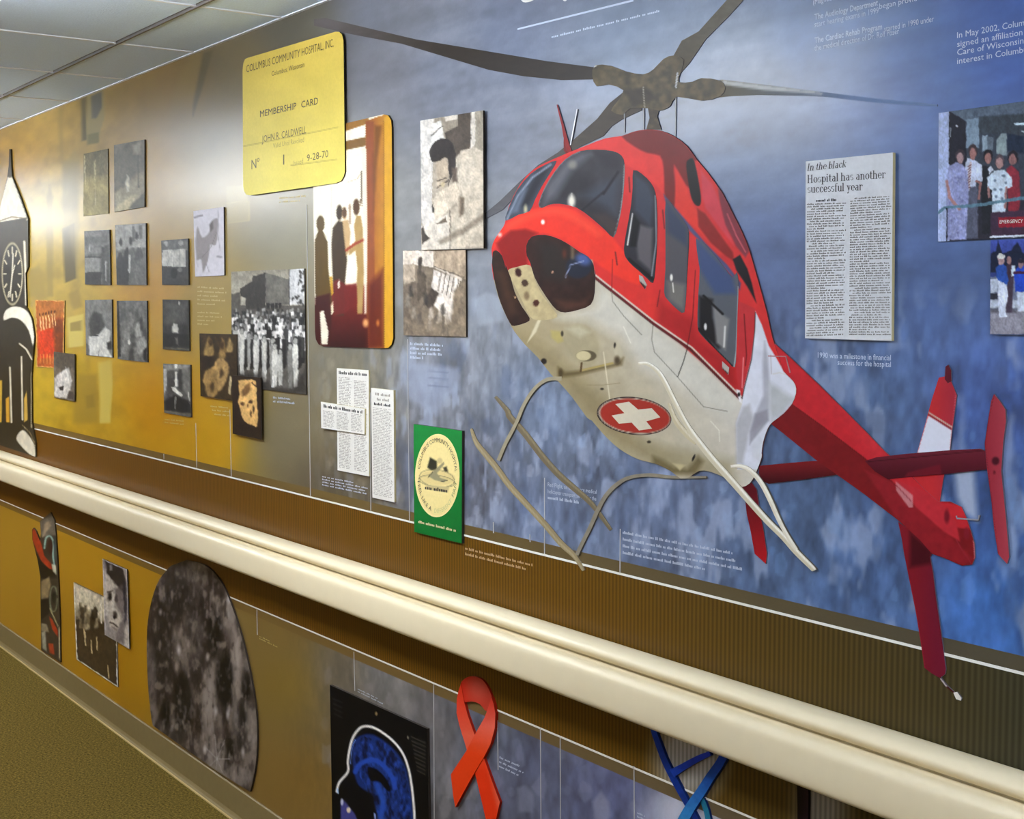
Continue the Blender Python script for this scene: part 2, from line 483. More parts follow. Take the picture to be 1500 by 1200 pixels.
wall = box('wall_right', (XL, 0.0012, 0), (XR, 0.12, CEIL), flat_mat('wall_backing', (170, 165, 150), 0.7, noise=(30, .04, 0)))
tag(wall, 'long corridor wall covered with a gold to blue history mural', None, None, 'structure')

def foliage(p, n, box_, seed, tone, smin=5, smax=14, a=0.35):
    r = random.Random(seed)
    for _ in range(n):
        x, y = r.uniform(box_[0], box_[2]), r.uniform(box_[1], box_[3]); s = r.uniform(smin, smax)
        k = r.randint(5, 8)
        q = [(x + s * .62 * r.uniform(.5, 1.1) * math.cos(6.283 * i / k), y + s * r.uniform(.6, 1.3) * math.sin(6.283 * i / k)) for i in range(k)]
        p.poly(q, tone, soft=2.2, a=a * r.uniform(.4, 1.1))

def paint_upper(p):
    p.C = idw(p.P, UP) / 255
    gold = np.clip((p.C[:, 0] - p.C[:, 2] - .18) * 3, 0, 1)
    p.C *= (np.array([.88, .875, .87]) + gold[:, None] * np.array([.13, .11, -.16]))
    W = p.W[:, [0, 2]]
    # faint aerial landscape: level streaks above, mottled town and trees below
    right_ = np.clip((p.P[:, 0] - 430) / 200, 0, 1)
    up_ = np.clip((520 - p.P[:, 1]) / 120, 0, 1)
    st = (fbm(W * np.array([3.0, 26.0]), 3, 4) - .5) * .36 * right_ * up_
    mo = ((fbm(W * np.array([15.0, 9.0]), 9, 3) - .5) * .5 + (fbm(W * np.array([70.0, 34.0]), 10, 3) - .5) * .5) * right_ * (1 - up_)
    sof = (fbm(W * 2.2, 21, 3) - .5) * .14
    fine = (fbm(W * np.array([34.0, 60.0]), 12, 3) - .5) * .16 * right_ * up_
    p.C = np.clip(p.C * (1 + (st + mo + sof + fine))[:, None], 0, 1)
    town = right_ * (1 - up_)
    lf = np.clip((fbm(W * np.array([26.0, 13.0]), 14, 3) - .60) * 9, 0, 1) * town
    p.mix(lf * .5, (176, 188, 214)); p.mix(np.clip((.38 - fbm(W * np.array([20.0, 12.0]), 15, 3)) * 8, 0, 1) * town * .35, (70, 84, 112))
    foliage(p, 45, (600, 520, 800, 780), 2, (178, 186, 205))
    foliage(p, 70, (800, 560, 1100, 850), 4, (150, 172, 205))
    foliage(p, 50, (1100, 600, 1500, 900), 5, (120, 160, 215), 8, 26, .3)
    foliage(p, 40, (470, 510, 600, 740), 6, (160, 152, 128), 5, 14, .3)
    foliage(p, 40, (620, 560, 1150, 860), 7, (80, 96, 125), 6, 16, .3)
    # ghost printed white building beside the timeline
    p.poly([(603, 530), (672, 540), (675, 572), (655, 580), (640, 610), (600, 585), (588, 560), (590, 548)], (158, 168, 190), soft=8, a=.55)
    for y in (543, 554, 565): p.line([(628, y), (656, y + 2.5)], 2.2, (112, 120, 140), a=.7)
    p.poly([(692, 440), (712, 428), (738, 436), (738, 470), (700, 478)], (170, 178, 190), soft=6, a=.45)
    # ghost city and poster shapes in the gold part
    p.boost = 1.45
    gl = 1 - right_
    p.C = np.clip(p.C * (1 + ((fbm(W * np.array([9.0, 22.0]), 51, 4) - .5) * .3 * gl * np.clip((260 - p.P[:, 0]) / 120, .25, 1))[:, None]), 0, 1)
    k = T(0, 220, 2.608)
    p.poly(k([(178, 560), (178, 180), (190, 130), (203, 180), (203, 560)]), (150, 128, 62), soft=3, a=.55)
    p.poly(k([(172, 285), (205, 285), (205, 340), (172, 340)]), (150, 128, 62), soft=3, a=.3)
    p.poly(k([(238, 300), (285, 278), (292, 490), (248, 508)]), (98, 84, 38), soft=2.5, a=.8)
    p.poly(k([(240, 40), (300, 40), (300, 500), (262, 300), (235, 310)]), (140, 122, 66), soft=6, a=.45)
    p.poly(k([(110, 560), (110, 460), (150, 440), (165, 480), (170, 560)]), (158, 136, 60), soft=5, a=.5)
    p.poly(k([(255, 640), (320, 625), (320, 750), (262, 755)]), (208, 186, 92), soft=3, a=.8)
    p.poly(k([(268, 660), (312, 650), (312, 690), (268, 692)]), (160, 136, 58), soft=2, a=.7)
    q = T(0, 300, 3.75)
    p.poly(q([(540, 870), (610, 850), (620, 990), (605, 1200), (545, 1200), (545, 980)]), (206, 180, 84), soft=4, a=.75)
    p.poly(q([(430, 930), (535, 930), (540, 1200), (400, 1200), (410, 1000)]), (160, 130, 48), soft=7, a=.55)
    p.poly(q([(470, 1050), (515, 1040), (520, 1110), (475, 1120)]), (140, 112, 40), soft=3, a=.5)
    p.poly(q([(375, 490), (430, 460), (455, 560), (400, 580)]), (150, 125, 55), soft=4, a=.5)
    p.poly(q([(150, 360), (215, 345), (255, 380), (250, 510), (165, 500)]), (158, 132, 58), soft=5, a=.5)
    u = T(0, 0, 3.75)
    p.poly(u([(445, 545), (475, 530), (475, 770), (450, 775)]), (92, 82, 48), soft=2.5, a=.75)
    p.poly(u([(480, 530), (570, 490), (575, 640), (540, 760), (475, 780)]), (142, 128, 82), soft=2, a=.6)
    p.poly(u([(500, 530), (560, 500), (560, 590), (530, 650), (505, 650)]), (88, 86, 78), soft=3, a=.75)
    p.poly(u([(480, 740), (545, 725), (545, 785), (480, 795)]), (108, 102, 50), soft=2, a=.6)
    p.poly(u([(320, 590), (345, 585), (350, 900), (325, 900)]), (146, 122, 62), soft=3, a=.4)
    p.poly(u([(1115, 290), (1170, 275), (1100, 520), (1060, 640), (1060, 560)]), (96, 82, 50), soft=4, a=.7)
    p.poly(u([(960, 480), (1050, 300), (1110, 290), (1060, 560), (930, 650)]), (142, 118, 62), soft=7, a=.45)
    p.poly(u([(800, 400), (840, 390), (940, 640), (810, 640)]), (146, 118, 58), soft=6, a=.4)
    p.poly(u([(380, 870), (410, 820), (440, 870), (440, 960), (390, 1000), (350, 1080), (350, 900)]), (150, 130, 70), soft=5, a=.4)
    p.line(q([(1245, -10), (1365, -20), (1370, 85), (1250, 100)]), 1.2, (182, 160, 96), a=.6)
    p.poly(q([(1245, -100), (1365, -110), (1368, 88), (1250, 98)]), (170, 152, 92), soft=2, a=.35)
    # a pale streak left by the tail rotor picture and by the tip of a main rotor blade
    p.poly(E_([(1150, 640), (1250, 640), (1260, 780), (1270, 900), (1200, 860), (1165, 780)]), (170, 182, 205), soft=12, a=.65)
    p.poly(E_([(1425, 920), (1450, 930), (1470, 1020), (1440, 1120), (1425, 1090)]), (150, 170, 205), soft=8, a=.5)

wall_grid('upper_mural', ZS1, CEIL, 0.0037, paint_upper, WALLPRINT, wall)

def paint_lower(p):
    p.C = idw(p.P, LO) / 255
    W = p.W[:, [0, 2]]
    right_ = np.clip((p.P[:, 0] - 400) / 150, 0, 1)
    p.C = np.clip(p.C * (1 + ((fbm(W * np.array([14.0, 10.0]), 31, 3) - .5) * .4 + (fbm(W * np.array([60.0, 34.0]), 32, 3) - .5) * .4) * right_ + (fbm(W * 3, 33, 3) - .5) * .12)[:, None], 0, 1)
    foliage(p, 40, (470, 940, 700, 1190), 12, (150, 146, 148), 6, 20, .4)
    foliage(p, 40, (700, 1050, 1050, 1200), 13, (135, 138, 160), 8, 26, .4)
    p.poly([(868, 1175), (880, 1158), (892, 1175), (894, 1195), (882, 1215), (870, 1200)], (150, 152, 172), soft=5, a=.6)
    p.poly([(757, 1155), (770, 1150), (782, 1165), (780, 1190), (760, 1190)], (140, 143, 162), soft=5, a=.5)
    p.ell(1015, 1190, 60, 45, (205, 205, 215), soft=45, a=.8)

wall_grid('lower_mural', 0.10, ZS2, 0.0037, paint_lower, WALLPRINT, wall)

def paint_strip(c0, c1):
    def f(p):
        t = np.clip((p.P[:, 0] - 100) / 1300, 0, 1)[:, None]
        p.C = (np.array(c0) * (1 - t) + np.array(c1) * t) / 255
    return f
wall_grid('upper_shade_strip', Z1, ZS1, 0.012, paint_strip((122, 96, 48), (84, 78, 62)), WALLPRINT, wall)
wall_grid('lower_shade_strip', ZS2, Z2, 0.012, paint_strip((128, 96, 40), (92, 84, 72)), WALLPRINT, wall)

def paint_band(p):
    t = np.clip(p.P[:, 0] / 1500, 0, 1)[:, None]
    c0, c1, c2 = np.array((108, 68, 6)), np.array((98, 68, 14)), np.array((62, 58, 40))
    p.C = np.where(t < .6, c0 + (c1 - c0) * (t / .6), c1 + (c2 - c1) * ((t - .6) / .4)) / 255
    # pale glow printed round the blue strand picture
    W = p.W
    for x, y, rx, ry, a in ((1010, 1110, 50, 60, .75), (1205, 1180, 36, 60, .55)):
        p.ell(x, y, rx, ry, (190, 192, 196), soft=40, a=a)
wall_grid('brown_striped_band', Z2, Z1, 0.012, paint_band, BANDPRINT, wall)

for z, h in ((Z1, 0.0042), (Z2, 0.0036)):
    box('white_rule', (XL, -0.0012, z - h / 2), (XR, 0.0004, z + h / 2), WHITE, wall)

def vrule(p0, p1, w=0.0021):
    a, b = px2w([p0])[0], px2w([p1])[0]
    V = []
    for q in (a, b):
        V += [(q[0] - w / 2, -0.0012, q[2]), (q[0] + w / 2, -0.0012, q[2]), (q[0] + w / 2, 0, q[2]), (q[0] - w / 2, 0, q[2])]
    mesh('timeline_rule', V, [(0, 1, 5, 4), (1, 2, 6, 5), (3, 0, 4, 7), (0, 3, 2, 1), (4, 5, 6, 7)], RULE, wall)
RULE = flat_mat('pale_rule', (190, 188, 186), 0.4)
for p0, p1 in [((449.5, 300), (455, 728.5)), ((597.3, 497), (600.2, 765.5)), ((543, 575), (543.5, 750)), ((798, 700), (798, 814)), ((909, 775), (908.5, 841)),
               ((337, 600), (339, 698)), ((518.6, 955), (520, 1012)), ((635.5, 1002), (636.5, 1210)), ((729, 1040), (730, 1128)), ((792, 1066), (793, 1240)),
               ((821, 1079), (821.5, 1260)), ((929, 1123), (930, 1290)), ((376.5, 893), (377.3, 930)), ((287, 620), (288.5, 686)), ((240, 665), (240.3, 673)),
               ((723, 765), (723.3, 781)), ((776.5, 783), (776.8, 794))]:
    vrule(p0, p1)

# floor, ceiling, other walls
def carpet_mat():
    m, nt, b = new_mat('olive_carpet')
    tc = nt.nodes.new('ShaderNodeTexCoord')
    n1 = nt.nodes.new('ShaderNodeTexNoise'); n1.inputs['Scale'].default_value = 130; n1.inputs['Detail'].default_value = 5
    n2 = nt.nodes.new('ShaderNodeTexNoise'); n2.inputs['Scale'].default_value = 420; n2.inputs['Detail'].default_value = 2
    ad = nt.nodes.new('ShaderNodeMath'); ad.operation = 'ADD'
    for n in (n1, n2): nt.links.new(tc.outputs['Object'], n.inputs['Vector'])
    nt.links.new(n1.outputs['Fac'], ad.inputs[0]); nt.links.new(n2.outputs['Fac'], ad.inputs[1])
    rp = nt.nodes.new('ShaderNodeValToRGB')
    e = rp.color_ramp.elements
    e[0].position = 0.78 / 2; e[1].position = 1.22 / 2
    e[0].color = (*lin(np.array((56, 45, 8)) / 255), 1); e[1].color = (*lin(np.array((132, 110, 48)) / 255), 1)
    hv = nt.nodes.new('ShaderNodeMath'); hv.operation = 'MULTIPLY'; hv.inputs[1].default_value = 0.5
    nt.links.new(ad.outputs[0], hv.inputs[0]); nt.links.new(hv.outputs[0], rp.inputs[0])
    nt.links.new(rp.outputs[0], b.inputs['Base Color'])
    bp = nt.nodes.new('ShaderNodeBump'); bp.inputs['Strength'].default_value = 0.6; bp.inputs['Distance'].default_value = 0.004
    nt.links.new(hv.outputs[0], bp.inputs['Height']); nt.links.new(bp.outputs[0], b.inputs['Normal'])
    b.inputs['Roughness'].default_value = 0.95; b.inputs['Specular IOR Level'].default_value = 0.1
    return m
fl = box('floor', (XL, -WIDTH, -0.05), (XR, 0.12, 0), carpet_mat())
tag(fl, 'olive brown speckled carpet floor of the corridor', None, None, 'structure')
PAINT_W = flat_mat('white_wall_paint', (232, 236, 242), 0.75, 0.3, (60, .03, .1))
for nm, lo, hi in (('wall_left', (XL, -WIDTH - .12, 0), (XR, -WIDTH, CEIL)), ('wall_far', (XL - .12, -WIDTH - .12, 0), (XL, 0.12, CEIL)), ('wall_near', (XR, -WIDTH - .12, 0), (XR + .12, 0.12, CEIL))):
    tag(box(nm, lo, hi, PAINT_W), 'plain white painted corridor wall', None, None, 'structure')
wl = bpy.data.objects['wall_left']
box('wainscot', (XL, -WIDTH, 0.0), (XR, -WIDTH + .006, 1.30), flat_mat('tan_wainscot', (150, 112, 58), .7, .2, (40, .05, 0)), wl)  # unseen tan panels added to warm and dim what the mural reflects
box('wainscot', (XL, -WIDTH + .006, 0.0), (XL + .006, 0.0, 1.30), MATS['tan_wainscot'], bpy.data.objects['wall_far'])
BASE = flat_mat('taupe_vinyl_base', (134, 116, 74), 0.5, 0.4, (40, .04, 0))
def baseboard(nm, y, s):
    prof = [(0, 0.1035), (0.004, 0.1048), (0.007, 0.102), (0.008, 0.02), (0.012, 0.010), (0.018, 0.003), (0.018, 0.0), (0, 0)]
    V = [(x, y - s * a, z) for x in (XL, XR) for a, z in prof]; n = len(prof)
    F = [(i, (i + 1) % n, n + (i + 1) % n, n + i) for i in range(n)] + [tuple(range(n)), tuple(range(2 * n - 1, n - 1, -1))]
    o = mesh(nm, V, F if s > 0 else [f[::-1] for f in F], BASE)
    bm = bmesh.new(); bm.from_mesh(o.data); bmesh.ops.recalc_face_normals(bm, faces=bm.faces[:]); bm.to_mesh(o.data); bm.free()
    tag(o, 'taupe vinyl baseboard along the foot of the corridor wall', None, None, 'structure')
    return o
bb = baseboard('baseboard_right', 0.0, 1)
baseboard('baseboard_left', -WIDTH, -1)
bb['label'] = 'taupe vinyl baseboard with pale toe line under the mural'
box('toe_line', (XL, -0.0215, 0.0), (XR, -0.017, 0.0045), flat_mat('toe_pale', (205, 178, 118), .5), bb)

TILE = flat_mat('ceiling_tile', (222, 240, 262), 0.9, 0.2, (220, .05, .25))
TBAR = flat_mat('ceiling_grid_metal', (240, 244, 252), 0.5)
TBARD = flat_mat('ceiling_grid_metal_grey', (120, 114, 112), 0.5)
ce = box('ceiling', (XL, -WIDTH - .12, CEIL + 0.012), (XR, 0.12, CEIL + 0.10), flat_mat('ceiling_slab', (170, 172, 180), .9))
tag(ce, 'white suspended tile ceiling with thin metal grid', None, None, 'structure')
ybars = [0.0, GY0, GY0 - GS, GY0 - 2 * GS, GY0 - 3 * GS, -WIDTH]
xbars = [GX0 + GS * k for k in range(-11, 10)]
lamp_cols = [-10, -5, 0, 5]  # last one added out of view to brighten the right end
tile_me = {}
for j in range(5):
    y1, y0 = ybars[j], ybars[j + 1]
    if y1 - y0 < 0.02: continue
    for k in range(-11, 9):
        x0 = GX0 + GS * k
        if x0 + GS > XR: continue
        key = round(y1 - y0, 3)
        if key not in tile_me:
            o = box('ceiling_tile', (x0 + .008, y0 + .008, CEIL + 0.002), (x0 + GS - .008, y1 - .008, CEIL + 0.0135), TILE, ce, 0.002)
            c0 = Vector((x0, y0, 0)); tile_me[key] = (o.data, c0)
        else:
            me, c0 = tile_me[key]
            o = bpy.data.objects.new('ceiling_tile', me); COL.objects.link(o); o.parent = ce
            o.location = Vector((x0, y0, 0)) - c0
for y in ybars[1:-1]:
    box('grid_runner', (XL, y - .0035, CEIL - 0.004), (XR, y + .0035, CEIL + 0.012), TBARD, ce)
for x in xbars:
    if x < XL or x > XR: continue
    box('grid_cross_bar', (x - .006, -WIDTH, CEIL - 0.0005), (x + .006, 0.0, CEIL + 0.0125), TBAR, ce)
box('wall_angle', (XL, -0.010, CEIL - 0.001), (XR, 0.0, CEIL + 0.012), TBAR, ce)

m, nt, b = new_mat('lit_diffuser')
b.inputs['Base Color'].default_value = (.9, .9, .9, 1); b.inputs['Emission Color'].default_value = (0.945, 0.97, 1.0, 1); b.inputs['Emission Strength'].default_value = LAMP
DIFF = m
FRAME = flat_mat('lamp_frame', (225, 225, 225), .4)
for i, c in enumerate(lamp_cols):
    x0, x1 = GX0 + GS * c + .01, GX0 + GS * (c + 2) - .01
    y0, y1 = ybars[3] + .01, ybars[2] - .01
    t = empty('ceiling_light', ((x0 + x1) / 2, (y0 + y1) / 2, CEIL), ['long ceiling light panel at the far end of the corridor', 'long ceiling light panel above the gold part of the mural',
              'long ceiling light panel above the blue part of the mural', 'long ceiling light panel nearest the camera position'][i], 'ceiling light', 'recessed corridor lights')
    box('diffuser', (x0 + .05, y0 + .12, CEIL - .255), (x1 - .05, y1 - .12, CEIL - .165), DIFF, t, .018)  # hung well below the grid, a drop chosen to light the tiles
    box('housing', (x0 + .20, y0 + .28, CEIL - .167), (x1 - .20, y1 - .28, CEIL - .002), FRAME, t)
    for xe in (x0 + .03, x1 - .05):
        box('end_cap', (xe, y0 + .12, CEIL - .258), (xe + .02, y1 - .12, CEIL - .162), FRAME, t, .006)

# ------------------------------------------------------------------ hand rail
RAILM = flat_mat('cream_vinyl_rail', (240, 224, 186), 0.40, 0.4, (25, .015, 0))
RAILG = flat_mat('rail_groove_vinyl', (205, 190, 150), 0.5, 0.4)
rail = empty('handrail', (-3, -0.05, 0.82), 'cream vinyl crash handrail running along the wall through the brown band', 'handrail')
def extrude(name, prof, mat, closed=True):
    n = len(prof); V = [(x, -a, z) for x in (XL, XR) for a, z in prof]
    F = [(i, (i + 1) % n, n + (i + 1) % n, n + i) for i in range(n)] + [tuple(range(n)), tuple(range(2 * n - 1, n - 1, -1))]
    o = mesh(name, V, F, mat, rail)
    bm = bmesh.new(); bm.from_mesh(o.data); bmesh.ops.recalc_face_normals(bm, faces=bm.faces[:]); bm.to_mesh(o.data); bm.free()
    for p in o.data.polygons: p.use_smooth = len(p.vertices) == 4
    return o
top = S([(0.006, 0.936), (0.012, 0.9405), (0.030, 0.943), (0.048, 0.9415), (0.058, 0.9365), (0.0625, 0.930), (0.061, 0.923), (0.054, 0.9165), (0.044, 0.912), (0.02, 0.912), (0.006, 0.920)], 3)
extrude('grip_rail', top, RAILM)
low = S([(0.046, 0.9065), (0.058, 0.908), (0.076, 0.9085), (0.0855, 0.903), (0.0895, 0.892), (0.0905, 0.865), (0.0895, 0.842), (0.085, 0.832), (0.075, 0.8265), (0.06, 0.8255), (0.052, 0.83), (0.048, 0.87)], 3)
extrude('bumper_panel', low, RAILM)
box('retainer', (XL, -0.047, 0.845), (XR, 0.0, 0.9125), RAILG, rail)

# ================================================================== lettering printed on the mural
DT = 0.0008
def vpline(x0, y0, x1):               # a level line on the wall through (x0,y0)
    return (x1, y0 + (y0 - 451.2) / (x0 + 663.8) * (x1 - x0))
def cap(s, x0, y0, x1, h, mat=None, **k):
    br = vpline(x0, y0, x1)
    text('caption', s, (x0, y0), br, h, h * (br[0] + 663.8) / (x0 + 663.8), mat or CAPTB, DT, wall, **k)
cap('(Magnetic', 1191, 7, 1222, 8)
cap('The Audiology Department', 1193, 29, 1286, 8.5, bold=.012); cap('began provid', 1288, 13.5, 1343, 8.5)
cap('start hearing exams in 1999', 1193, 40, 1287, 8.5)
cap('The Cardiac Rehab Program', 1193, 63.5, 1292, 8.5, bold=.012); cap('started in 1990 under', 1295, 46.5, 1368, 8.5)
cap('the medical direction of Dr. Rolf Poser', 1193, 74.5, 1317, 8.5)
cap('In May 2002, Columbus Community', 1402, 56, 1580, 9)
cap('signed an affiliation agreement with', 1402, 69, 1582, 9)
cap('Care of Wisconsin, providing an', 1402, 81, 1570, 9)
cap('interest in Columbus Community', 1402, 94, 1575, 9)
cap('1990 was a milestone in financial', 1198, 524, 1305, 8, CAPTB)
cap('success for the hospital', 1227, 534.5, 1305, 8, CAPTB)
mesh('heading_rule', px2w([(758, 41.5), (928, -1), (928, 2), (758, 44)], DT), [(0, 3, 2, 1)], CAPTB, wall)
words('caption', [(808, 51), (969, 12), (969, 18), (808, 57)], 1, CAPTB, DT, wall, 3, .6, 2.6)
mesh('heading_letter', px2w(S([(750, -14), (760, -6), (766, 3), (778, 2), (786, -4), (794, -14)], 3), DT), [tuple(range(18))[::-1]], WHITE, wall)
mesh('heading_letter', px2w(S([(820, -14), (823, -2), (828, 2), (833, -4), (836, -14)], 3), DT), [tuple(range(15))[::-1]], WHITE, wall)
cp = T(780, 690, 4.6875)
text('caption', 'Red Flight, an emergency medical', *cp([(105, 105), (440, 158)]), 6, 6, CAPT, DT, wall)
text('caption', 'helicopter transport service for the', *cp([(105, 152), (438, 205)]), 6, 6, CAPT, DT, wall)
words('caption', cp([(105, 165), (320, 198), (320, 232), (105, 198)]), 1, CAPT, DT, wall, 5, .62, 1.9)
for k, (xe, ) in enumerate([(1375,), (1395,), (1450,), (1185,)]):
    y0 = 405 + 46 * k; sl = (563 - 420) / (1375 - 620) * (1 + .02 * k)
    words('caption', cp([(620, y0), (xe, y0 + sl * (xe - 620)), (xe, y0 + 32 + sl * (xe - 620)), (620, y0 + 32)]), 1, CAPT, DT, wall, 20 + k, .62, 2.0)
cw_ = T(670, 780, 3.488)
for k, xe in enumerate((385, 350)):
    words('caption', cw_([(40, 70 + 28 * k), (xe, 70 + 28 * k + (xe - 40) * .25), (xe, 92 + 28 * k + (xe - 40) * .25), (40, 92 + 28 * k)]), 1, CAPTBR, DT, wall, 30 + k, .6, 1.9)
cz = T(340, 300, 3.75)
words('caption', cz([(978, 750), (1160, 760), (1160, 860), (978, 850)]), 4, CAPT, DT, wall, 40, .6, 1.9, [1, .95, .98, .4])
words('caption', cz([(260, 1050 - 1050 + 1050), (330, 1055), (348, 1100), (262, 1092)]), 2, CAPT, DT, wall, 41, .5, 1.8, [.8, 1])
words('caption', cz([(225, 1048), (330, 1058), (345, 1102), (225, 1090)]), 2, CAPT, DT, wall, 42, .5, 1.8, [.95, 1])
cy = T(450, 520, 5)
words('caption', cy([(110, 880), (445, 945), (445, 1030), (110, 960)]), 4, CAPT, DT, wall, 43, .5, 1.9, [.7, 1, .95, 1])
cu_ = T(340, 0, 3.75)
words('caption', cu_([(258, 1078), (405, 1065), (405, 1110), (258, 1120)]), 2, CAPTY, DT, wall, 44, .5, 1.7, [1, .8])
cq = T(0, 300, 3.75)
words('caption', cq([(1085, 440), (1245, 450), (1245, 560), (1085, 555)]), 5, CAPTY, DT, wall, 45, .4, 1.8, [.9, 1, .7, .95, .6])
words('caption', cq([(1085, 580), (1220, 585), (1220, 670), (1085, 665)]), 4, CAPTY, DT, wall, 46, .4, 1.8, [.9, 1, .7, .5])
words('caption', cq([(1150, 1095), (1260, 1105), (1270, 1170), (1180, 1160)]), 3, CAPTY, DT, wall, 47, .4, 1.8)
words('caption', cq([(905, 1170), (1010, 1180), (1010, 1215), (905, 1203)]), 2, CAPTY, DT, wall, 48, .4, 1.8)
cr_ = T(340, 880, 3.75)
words('caption', cr_([(150, 190), (250, 235), (250, 262), (150, 214)]), 2, CAPTY, DT, wall, 49, .5, 1.8, [.6, 1])
words('caption', cr_([(690, 478), (830, 545), (830, 575), (690, 505)]), 2, CAPT, DT, wall, 50, .5, 1.8, [.8, 1])
words('caption', D_([(195, 848), (350, 915), (305, 975), (190, 920)]), 3, CAPT, DT, wall, 51, .5, 1.9, [.8, 1, .9])
words('caption', D_([(950, 1155), (1040, 1195), (1060, 1260), (950, 1215)]), 3, CAPT, DT, wall, 52, .5, 1.9, [.5, 1, .9])

# ================================================================== boards and photographs
# --- yellow membership card
cd = T(345, 30, 4.447)
cardp = cd([(75, 245), (650, 73), (676, 74), (694, 92), (703, 130), (713, 985), (705, 1015), (688, 1045), (655, 1060), (95, 1140), (70, 1135), (55, 1110), (49, 1075), (46, 320), (52, 275), (62, 253)])
card = empty('membership_card', px2w([(430, 280)], 0.0)[0], 'big yellow membership card board with rounded corners high on the wall', 'sign')
def p_card(p):
    p.fill((226, 204, 84)); p.grad((430, 60), (430, 290), (214, 186, 84), (232, 214, 96)); p.noise(30, 30, .05, 3)
    p.line(cd([(50, 820), (180, 795), (670, 695)]), 1.3, (170, 148, 62), a=.8); p.line(cd([(360, 945), (660, 905)]), 1.3, (170, 148, 62), a=.8)
flat('board', cardp, p_card, 0.016, 0.0093, 1.8, card, PHOTO, (40, 34, 24))
dd = 0.0166
text('lettering', 'COLUMBUS COMMUNITY HOSPITAL, INC.', *cd([(70, 340), (640, 170)]), 11, 12, INKC, dd, card)
text('lettering', 'Columbus, Wisconsin', *cd([(235, 362), (448, 302)]), 7, 8, INKC, dd, card)
text('lettering', 'MEMBERSHIP', *cd([(160, 630), (396, 577)]), 9.5, 10, INK, dd, card)
text('lettering', 'CARD', *cd([(428, 570), (538, 545)]), 10, 10.5, INK, dd, card)
text('lettering', 'JOHN R. CALDWELL', *cd([(172, 795), (460, 735)]), 10, 11, INKC, dd, card)
text('lettering', 'Valid Until Revoked', *cd([(245, 832), (446, 792)]), 7, 8, INKL, dd, card)
text('lettering', 'N\u00ba', *cd([(104, 970), (156, 955)]), 14, 14, INKC, dd, card)
text('lettering', '1', *cd([(310, 940), (317, 938)]), 15, 15, INKC, dd, card)
text('lettering', 'Issued', *cd([(378, 945), (440, 930)]), 7, 7.5, INKL, dd, card)
text('lettering', '9-28-70', *cd([(465, 918), (604, 890)]), 10, 11, INKC, dd, card)

